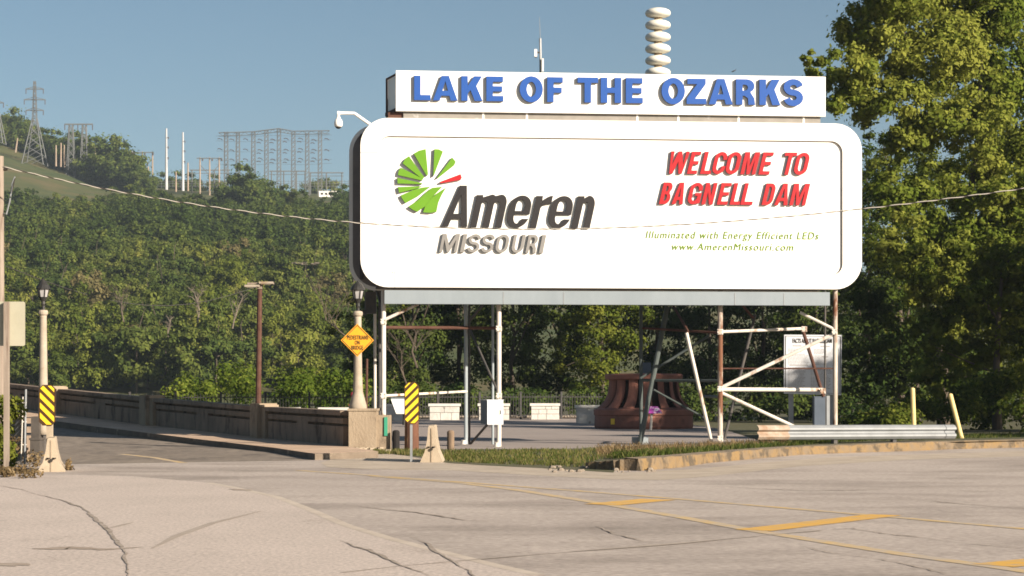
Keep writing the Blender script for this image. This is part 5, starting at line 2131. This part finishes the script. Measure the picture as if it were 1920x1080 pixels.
fl, fr2 = W(-260, 885, 46.5), W(46, 885, 45.5)
fl.z = fr2.z = 0
root = thing('chain_link_fence', 'chain link fence smothered in green vines at the left edge', 'fence', fr2)
k = 45.5 / F
mb = MB()
mb.tube([fr2, W(48.5, 730, 45.5)], 2.0 * k, 8)
mb.build('post', 'galv', root)
mb = MB()
mb.tube([fr2 - X * .07 - Y * .03, W(43.5, 744, 45.5) - Y * .03], 1.1 * k, 8)
for py in (755, 791, 834):
    mb.tube([W(42, py, 45.5), W(50, py, 45.5)], 1.2 * k, 6)
mb.build('tension_bar', 'leg', root)
mb = MB()
d = (fl - fr2)
Lg = d.length
dx = d.normalized()
for i in range(int(Lg / .11)):
    s = i * .11
    for sg in (1, -1):
        e = s + sg * 1.45
        p0, p1 = s, e
        z0, z1 = .05, 1.5
        if e < 0:
            z1 = .05 + 1.45 * (s / (s - e))
            p1 = 0
        mb.tube([fr2 + dx * p0 + Z * z0, fr2 + dx * p1 + Z * z1], .0035, 3, cap=False)
mb.build('wire_mesh', 'galv', root)
for i in (1, 2):
    mb = MB()
    q = fr2 + dx * (i * 1.8)
    mb.tube([q, q + Z * 1.6], 1.9 * k, 8)
    mb.build('post', 'galv', root)


def leaf_blob(specs, seed):
    """leaves scattered in ellipsoids: (centre, radii, number, leaf size)"""
    rg = np.random.default_rng(seed)
    C, N_, S, T = [], [], [], []
    for c, r3, n, sz in specs:
        e = rg.normal(size=(n, 3))
        e /= np.linalg.norm(e, axis=1, keepdims=True)
        rr4 = rg.random(n) ** .45
        C.append(np.array(c) + e * rr4[:, None] * np.array(r3))
        N_.append(e * .6 + np.array([0, -.25, .5]) + rg.normal(size=(n, 3)) * .5)
        S.append(sz * rg.uniform(.6, 1.3, n))
        T.append(np.clip(rg.random() * .5 + rg.random(n) * .5, 0, 1))
    return np.concatenate(C), np.concatenate(N_), np.concatenate(S), np.concatenate(T)


rr_ = random.Random(31)
sp = []
for i in range(34):
    px, py = rr_.uniform(-60, 36), rr_.uniform(745, 862)
    if py > 800 and px > 22:
        px -= 20
    c = W(px, py, 45.2)
    sp.append((tuple(c), (rr_.uniform(.12, .28), .2, rr_.uniform(.12, .25)), 150, .045))
sp.append((tuple(W(10, 750, 45.2)), (.35, .2, .12), 260, .045))
me = leaf_mesh('fence_vine', *leaf_blob(sp, 4))
me.materials.append(M['leaf_mid'])
tag(link('fence_vine', me), 'leafy green vines climbing the chain link fence at left', 'vine')
sp = []
for i in range(16):
    px, py = rr_.uniform(-60, 140), rr_.uniform(872, 886)
    if 62 < px < 130:
        px -= 80
    c = G(px, py + 4, .08)
    sp.append((tuple(c), (rr_.uniform(.15, .3), .25, rr_.uniform(.05, .13)), 70, .035))
for i in range(10):
    c = W(rr_.uniform(-50, 66), rr_.uniform(820, 872), 46.2)
    sp.append((tuple(c), (.25, .2, .25), 90, .05))
for i in range(6):
    c = W(rr_.uniform(122, 136), rr_.uniform(862, 884), 44.5)
    sp.append((tuple(c), (.06, .15, .09), 40, .03))
me = leaf_mesh('dry_weeds', *leaf_blob(sp, 9))
me.materials.append(M['weeds'])
o = link('dry_weeds', me)
o['kind'] = 'stuff'
o['label'] = 'dry brown weeds along the foot of the chain link fence'

# ------------------------------------------------------------------ overhead cable
def catenary(pts, n):
    xs = [p[0] for p in pts]
    ys = [p[1] for p in pts]
    co = np.polyfit(xs, ys, 4)
    return co


co = catenary([(7, 314), (100, 334), (200, 354), (300, 372), (430, 393), (560, 407), (700, 419), (830, 428), (960, 432), (1080, 431), (1200, 424), (1320, 414), (1450, 405), (1600, 398), (1750, 378), (1915, 352)], 4)
Dc = 47.0


def cp(px):
    return W(px, float(np.polyval(co, px)), Dc + (px - 960) * .002)


root = thing('overhead_cable', 'twisted overhead cable sagging across the front of the billboard', 'cable', cp(7))
for ph, mk, nm in ((0, 'cable_bare', 'bare_strand'), (math.pi, 'cable_black', 'black_strand')):
    mb = MB()
    pts = []
    px = 5.0
    while px < 2300:
        t = 2 * math.pi * px / 49.0 + ph
        c = cp(px)
        pts.append(c + Vector((0, math.cos(t) * .009, math.sin(t) * .009)))
        px += 7
    mb.tube(pts, .0088, 5)
    mb.build(nm, mk, root, smooth=True)
# thin far conductors to the rusty mast
mb = MB()
a, b = W(486, 536, 95), W(-60, 470, 60)
mb.tube([a.lerp(b, i / 12) - Z * (1.2 * math.sin(math.pi * i / 12)) for i in range(13)], .012, 4)
tag(mb.build('service_wire', 'dark_steel', loc=a), 'thin dark wire from the rusty mast towards the left edge', 'cable')

# bird
c = W(1376, 133, 140)
mb = MB()
k = 140 / F
mb.tube([c - X * 5 * k - Z * 1.5 * k, c, c + X * 4 * k + Z * 2 * k], [.3 * k, 1.2 * k, .3 * k], 6)
mb.prism([c + Z * .5 * k, c + X * 3 * k + Z * .8 * k, c + X * 5 * k + Z * 4 * k], Y * .03)
mb.prism([c - X * 1 * k, c + X * 2 * k, c - X * 3 * k - Z * 2 * k + Y * .3], Y * .03)
tag(mb.build('bird', 'sky_bird', loc=c), 'small dark bird flying over the header sign', 'bird')

# ------------------------------------------------------------------ near trees
BG = 'trees along the bank behind the plaza'
BANK = [  # px, crown top row, D, half width px, material, label, leaves
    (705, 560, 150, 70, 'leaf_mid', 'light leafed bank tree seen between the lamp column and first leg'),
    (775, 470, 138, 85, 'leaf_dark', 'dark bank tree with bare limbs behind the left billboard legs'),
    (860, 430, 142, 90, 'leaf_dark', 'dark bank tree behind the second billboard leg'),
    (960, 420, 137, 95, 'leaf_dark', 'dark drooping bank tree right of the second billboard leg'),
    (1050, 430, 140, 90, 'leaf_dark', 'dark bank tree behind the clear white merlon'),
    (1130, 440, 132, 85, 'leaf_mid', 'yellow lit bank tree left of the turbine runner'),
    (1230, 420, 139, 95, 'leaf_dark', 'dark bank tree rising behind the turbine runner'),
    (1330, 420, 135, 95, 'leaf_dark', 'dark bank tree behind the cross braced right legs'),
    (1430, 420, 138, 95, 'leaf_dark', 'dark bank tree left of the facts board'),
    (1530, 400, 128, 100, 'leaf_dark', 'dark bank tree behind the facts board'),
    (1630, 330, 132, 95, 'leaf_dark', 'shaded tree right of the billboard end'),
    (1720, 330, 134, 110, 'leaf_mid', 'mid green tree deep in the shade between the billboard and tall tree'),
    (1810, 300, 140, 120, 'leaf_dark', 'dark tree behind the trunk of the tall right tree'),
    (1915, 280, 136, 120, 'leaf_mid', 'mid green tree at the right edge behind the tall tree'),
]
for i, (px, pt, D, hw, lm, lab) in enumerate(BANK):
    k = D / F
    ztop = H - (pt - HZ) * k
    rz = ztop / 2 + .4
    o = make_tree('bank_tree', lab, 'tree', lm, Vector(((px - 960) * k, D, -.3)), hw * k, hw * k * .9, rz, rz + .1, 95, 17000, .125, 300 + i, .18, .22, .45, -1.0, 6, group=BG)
rr_ = random.Random(15)
sp = []
for i in range(46):
    px = rr_.uniform(640, 1620)
    c = W(px, 770, rr_.uniform(124, 129))
    sp.append(((c.x, c.y, rr_.uniform(.3, 1.6)), (rr_.uniform(.7, 1.5), .8, rr_.uniform(.5, 1.0)), 330, .13))
me = leaf_mesh('bank_undergrowth', *leaf_blob(sp, 10))
me.materials.append(M['leaf_dark'])
o = link('bank_undergrowth', me)
o['kind'] = 'stuff'
o['label'] = 'dense undergrowth behind the iron fence'
sp = []
for i in range(34):
    px = rr_.uniform(300, 690)
    c = W(px, 745, rr_.uniform(122, 140))
    sp.append(((c.x, c.y, rr_.uniform(.6, 2.4)), (rr_.uniform(.5, 1.3), .8, rr_.uniform(.6, 1.4)), 300, .13))
me = leaf_mesh('sunlit_saplings', *leaf_blob(sp, 12))
me.materials.append(M['leaf_sun'])
o = link('sunlit_saplings', me)
o['kind'] = 'stuff'
o['label'] = 'yellow green saplings above the bridge parapet'
bare_tree('thin bare leaning trunk rising behind the right striped marker', 768, 735, 670, 126, 1.4, 12, -24, 'bark', .07)
bare_tree('bare pale snag between the first and second billboard legs', 782, 690, 630, 127, 1.0, 14, -4, 'bark', .08)
bare_tree('bare twiggy branch reaching left of the diamond sign', 660, 640, 600, 126, 2.2, 17, -50, 'twigs', .05)

# big trees at the right
rg_ = 'big trees at the right'


def big_tree(name, label, lm, base_px, D, blobs, leaf, seed, trunk_pts, tr, nper, limbs=14):
    """a crown assembled from several leafy boughs, each an uneven cluster of clumps: (px, py, rx_px, rz_px)"""
    k = D / F
    base = W(base_px, 800, D)
    base.z = -.2
    root = thing(name, label, 'tree', base, rg_)
    rg3 = np.random.default_rng(seed)
    C, N_, S, T, ends = [], [], [], [], []
    for bi, (px, py, rx, rz) in enumerate(blobs):
        c0 = np.array(W(px, py, D + float(rg3.uniform(-2, 2)) + (px - 1740) / 40 * (1 if len(blobs) > 12 else .3)))
        c, nr, sz, ti, cc = crown(rx * k, rx * k * .9, rz * k, max(8, int(rx * rz / 110)), int(nper * rx * rz / 1000), leaf, seed * 50 + bi, .33, .35, -1.0, .3)
        C.append(c + c0)
        N_.append(nr)
        S.append(sz)
        T.append(np.clip(ti * .75 + rg3.uniform(0, .28), 0, 1))
        for q in cc[:5]:
            ends.append(Vector(c0 + q * .8))
    mb = MB()
    tp_ = [W(px, py, D + (3.5 if len(blobs) > 12 else 1)) for px, py in trunk_pts]
    base = tp_[0].copy()
    base.z = -.2
    root.location = base
    root['_loc'] = tuple(base)
    me = leaf_mesh('crown', np.concatenate(C) - np.array(base), np.concatenate(N_), np.concatenate(S), np.concatenate(T))
    me.materials.append(M[lm])
    link('crown', me, root)
    tp_[0] = base.copy()
    n = len(tp_)
    mb.tube(tp_, [tr * (1.2 if i == 0 else 1 - .75 * i / (n - 1)) for i in range(n)], 10)
    rr5 = random.Random(seed)
    for e in ends[::max(1, len(ends) // limbs)]:
        s = min(tp_[1:], key=lambda q: (q - e).length + abs(q.z - e.z + 2) * .5)
        m_ = s.lerp(e, .5) + Z * rr5.uniform(.2, .9) + Vector((rr5.uniform(-.5, .5), rr5.uniform(-.5, .5), 0))
        mb.tube([s, m_, e], [tr * .22, tr * .13, tr * .04], 6)
    mb.build('trunk', 'bark', root)
    return root


big_tree('broadleaf_tree', 'tall yellow green tree filling the upper right corner', 'leaf_sun', 1770, 86,
         [(1640, 60, 75, 70), (1600, 130, 62, 40), (1548, 140, 38, 30), (1522, 112, 22, 16), (1690, -30, 90, 70), (1660, 190, 80, 50), (1580, 190, 45, 30), (1760, 90, 100, 95), (1850, 20, 110, 90), (1880, 160, 100, 90),
          (1780, 230, 90, 60), (1700, 265, 60, 40), (1900, 290, 110, 70), (1820, 340, 100, 55), (1840, 480, 95, 60), (1700, 370, 62, 55), (1760, 520, 75, 55), (1880, 380, 90, 60), (1690, 460, 60, 50), (1770, 450, 65, 50), (1765, 690, 60, 50), (1780, 590, 70, 55), (1830, 560, 70, 60), (1760, -30, 120, 50), (1890, -20, 120, 50), (1930, 420, 90, 60), (1790, 420, 70, 40)],
         .105, 41, [(1770, 800), (1765, 640), (1785, 520), (1815, 400), (1835, 250), (1840, 100)], .26, 1500, 5)
big_tree('broadleaf_tree', 'slender airy tree with sky gaps between the billboard and tall tree', 'leaf_mid', 1690, 125,
         [(1640, 262, 34, 26), (1660, 320, 50, 42), (1635, 390, 50, 45), (1700, 400, 60, 50), (1640, 460, 55, 45), (1700, 500, 60, 50), (1745, 330, 55, 60), (1660, 550, 60, 45)],
         .12, 43, [(1690, 800), (1688, 600), (1680, 480), (1672, 380), (1660, 290)], .2, 650, 6)
big_tree('broadleaf_tree', 'mid height bushy tree below the tall tree at the right edge', 'leaf_mid', 1870, 80,
         [(1880, 500, 80, 60), (1810, 560, 65, 50), (1900, 600, 80, 60), (1940, 520, 80, 80), (1770, 620, 60, 45), (1850, 660, 70, 50), (1740, 520, 50, 45), (1960, 640, 70, 70)],
         .10, 47, [(1870, 800), (1868, 700), (1872, 600), (1880, 500)], .18, 800, 5)
big_tree('broadleaf_tree', 'dark shaded tree behind the pipe bollards', 'leaf_dark', 1680, 96,
         [(1660, 620, 70, 60), (1720, 670, 70, 55), (1650, 720, 60, 50), (1740, 740, 60, 40), (1620, 560, 50, 45), (1600, 680, 40, 60), (1790, 700, 70, 60), (1840, 740, 70, 50)],
         .11, 49, [(1680, 800), (1690, 700), (1700, 620), (1705, 560)], .16, 650, 5)
sp = []
for i in range(40):
    px = rr_.uniform(1600, 1990)
    c = W(px, 790, rr_.uniform(74, 84))
    t = (px - 1600) / 390
    sp.append(((c.x, c.y, rr_.uniform(.1, .5 + 2.2 * t)), (rr_.uniform(.5, 1.0), .6, rr_.uniform(.35, .8)), 420, .085))
me = leaf_mesh('right_bushes', *leaf_blob(sp, 14))
me.materials.append(M['leaf_mid'])
o = link('right_bushes', me)
o.name = 'roadside_bushes'
o['kind'] = 'stuff'
o['label'] = 'mixed green bushes behind the yellow kerb at right'
# trees just outside the right edge: they shade the plaza as in the photograph
for i, (x, y, r3, zt_) in enumerate(((25.2, 61.0, 2.4, 9.8), (27.8, 71.0, 4.4, 15.5))):
    make_tree('roadside_tree', ('nearer', 'farther')[i] + ' of the two roadside trees standing past the right edge', 'tree', 'leaf_mid', Vector((x, y, 0)), r3, r3, zt_ * .42, zt_ * .58, 70, 9000, .2, 700 + i, .25, .24, .4, -1, 8, group='roadside trees past the right edge')


# ------------------------------------------------------------------ verge grass
def grass(n, area, hgt, seed, name, m, label, w=.012, z=0.0):
    rg4 = np.random.default_rng(seed)
    C = []
    while len(C) < n:
        px, py = rg4.uniform(area[0], area[1]), None
        t = (px - area[0]) / (area[1] - area[0])
        lo_ = np.interp(px, area[2], area[3])
        hi_ = np.interp(px, area[2], area[4])
        py = rg4.uniform(lo_, hi_)
        if np.sin(px * .11) + np.sin(px * .037 + py * .5) + rg4.normal() * .9 > -1.1:
            C.append(G(px, py, z))
    C = np.array([tuple(c) for c in C])
    hh_ = hgt * rg4.uniform(.4, 1.25, n)
    V = np.empty((n, 4, 3))
    a = rg4.uniform(0, 6.28, n)
    dx = np.stack([np.cos(a), np.sin(a), np.zeros(n)], 1)
    ln = rg4.normal(size=(n, 3)) * .35
    ln[:, 2] = 1
    ww = w * rg4.uniform(.6, 1.6, n)
    V[:, 0] = C - dx * ww[:, None]
    V[:, 1] = C + dx * ww[:, None]
    tip = C + ln * hh_[:, None]
    V[:, 2] = tip + dx * ww[:, None] * .25
    V[:, 3] = tip - dx * ww[:, None] * .25
    me = bpy.data.meshes.new(name)
    me.from_pydata(V.reshape(-1, 3).tolist(), [], [(i * 4, i * 4 + 1, i * 4 + 2, i * 4 + 3) for i in range(n)])
    at = me.attributes.new('tint', 'FLOAT', 'FACE')
    at.data.foreach_set('value', np.clip(rg4.random(n) * .8 + .1, 0, 1).astype(np.float32))
    me.materials.append(M[m])
    o = link(name, me)
    o['kind'] = 'stuff'
    o['label'] = label


gs([(690, 846), (735, 842), (900, 842), (1440, 839), (1420, 850), (1280, 858), (1200, 864), (1160, 872), (1150, 886), (1060, 880), (900, 872), (840, 868), (790, 858), (735, 851), (690, 852)], .006, 'verge_soil', 'soil')
grass(15000, (835, 1440, [835, 900, 1000, 1100, 1150, 1200, 1300, 1440], [848, 845, 845, 845, 845, 845, 843, 838], [866, 869, 873, 877, 868, 860, 854, 842]), .085, 3, 'verge_grass', 'grass', 'strip of rough grass between the plaza and the road')
grass(1500, (700, 850, [700, 735, 790, 850], [848, 846, 846, 848], [852, 852, 857, 866]), .10, 5, 'pillar_grass', 'grass', 'thin grass around the pillar, stump and barrier')
grass(260, (632, 662, [632, 662], [849, 849], [857, 857]), .12, 6, 'curb_weeds', 'grass', 'weed tuft at the end of the bridge sidewalk')
grass(1300, (1060, 1200, [1060, 1200], [846, 846], [872, 862]), .14, 28, 'corner_grass', 'grass', 'rough grass where the kerb crumbles away', z=.06)
ka = [1150, 1280, 1420, 1500, 1600, 1700, 1800, 2000]
grass(9000, (1150, 2000, ka, [851, 846, 837, 829, 824, 821, 818, 815], [860, 852, 842, 836, 831, 828, 825, 822]), .13, 8, 'kerb_grass', 'grass', 'rough grass behind the yellow kerb at right', z=.16)
grass(3500, (1120, 1480, [1120, 1280, 1420, 1480], [845, 842, 836, 832], [858, 852, 842, 838]), .20, 18, 'dry_verge_grass', 'weeds', 'dry tufts at the foot of the right billboard legs', z=.12)
rr_ = random.Random(5)
mb = MB()
for i in range(34):
    px, py = rr_.uniform(1030, 1230), rr_.uniform(872, 886)
    c = G(px, py, 0)
    s = rr_.uniform(.02, .07)
    mb.lathe(c, [(s, -.01), (s * 1.2, s * .4), (s * .7, s * .9), (s * .1, s)], 6)
o = mb.build('loose_rubble', 'rock')
o['kind'] = 'stuff'
o['label'] = 'loose broken stones at the crumbled end of the kerb'

# ------------------------------------------------------------------ the air of the valley
hz = MB()
hz.frame(Vector((0, 0, 0)), X, Y, Z, -1100, 1100, -60, 1450, -1.6, 175)
hm_, ht_, hn_, hp_ = newmat('haze')
hn_.remove(hp_)
pv = hn_.new('ShaderNodeVolumePrincipled')
pv.inputs['Color'].default_value = (.74, .88, 1, 1)
pv.inputs['Density'].default_value = .00015
pv.inputs['Anisotropy'].default_value = .2
ht_.links.new(pv.outputs[0], hn_['Material Output'].inputs['Volume'])
M['haze'] = hm_
struct(hz.build('haze', 'haze'), 'stuff')
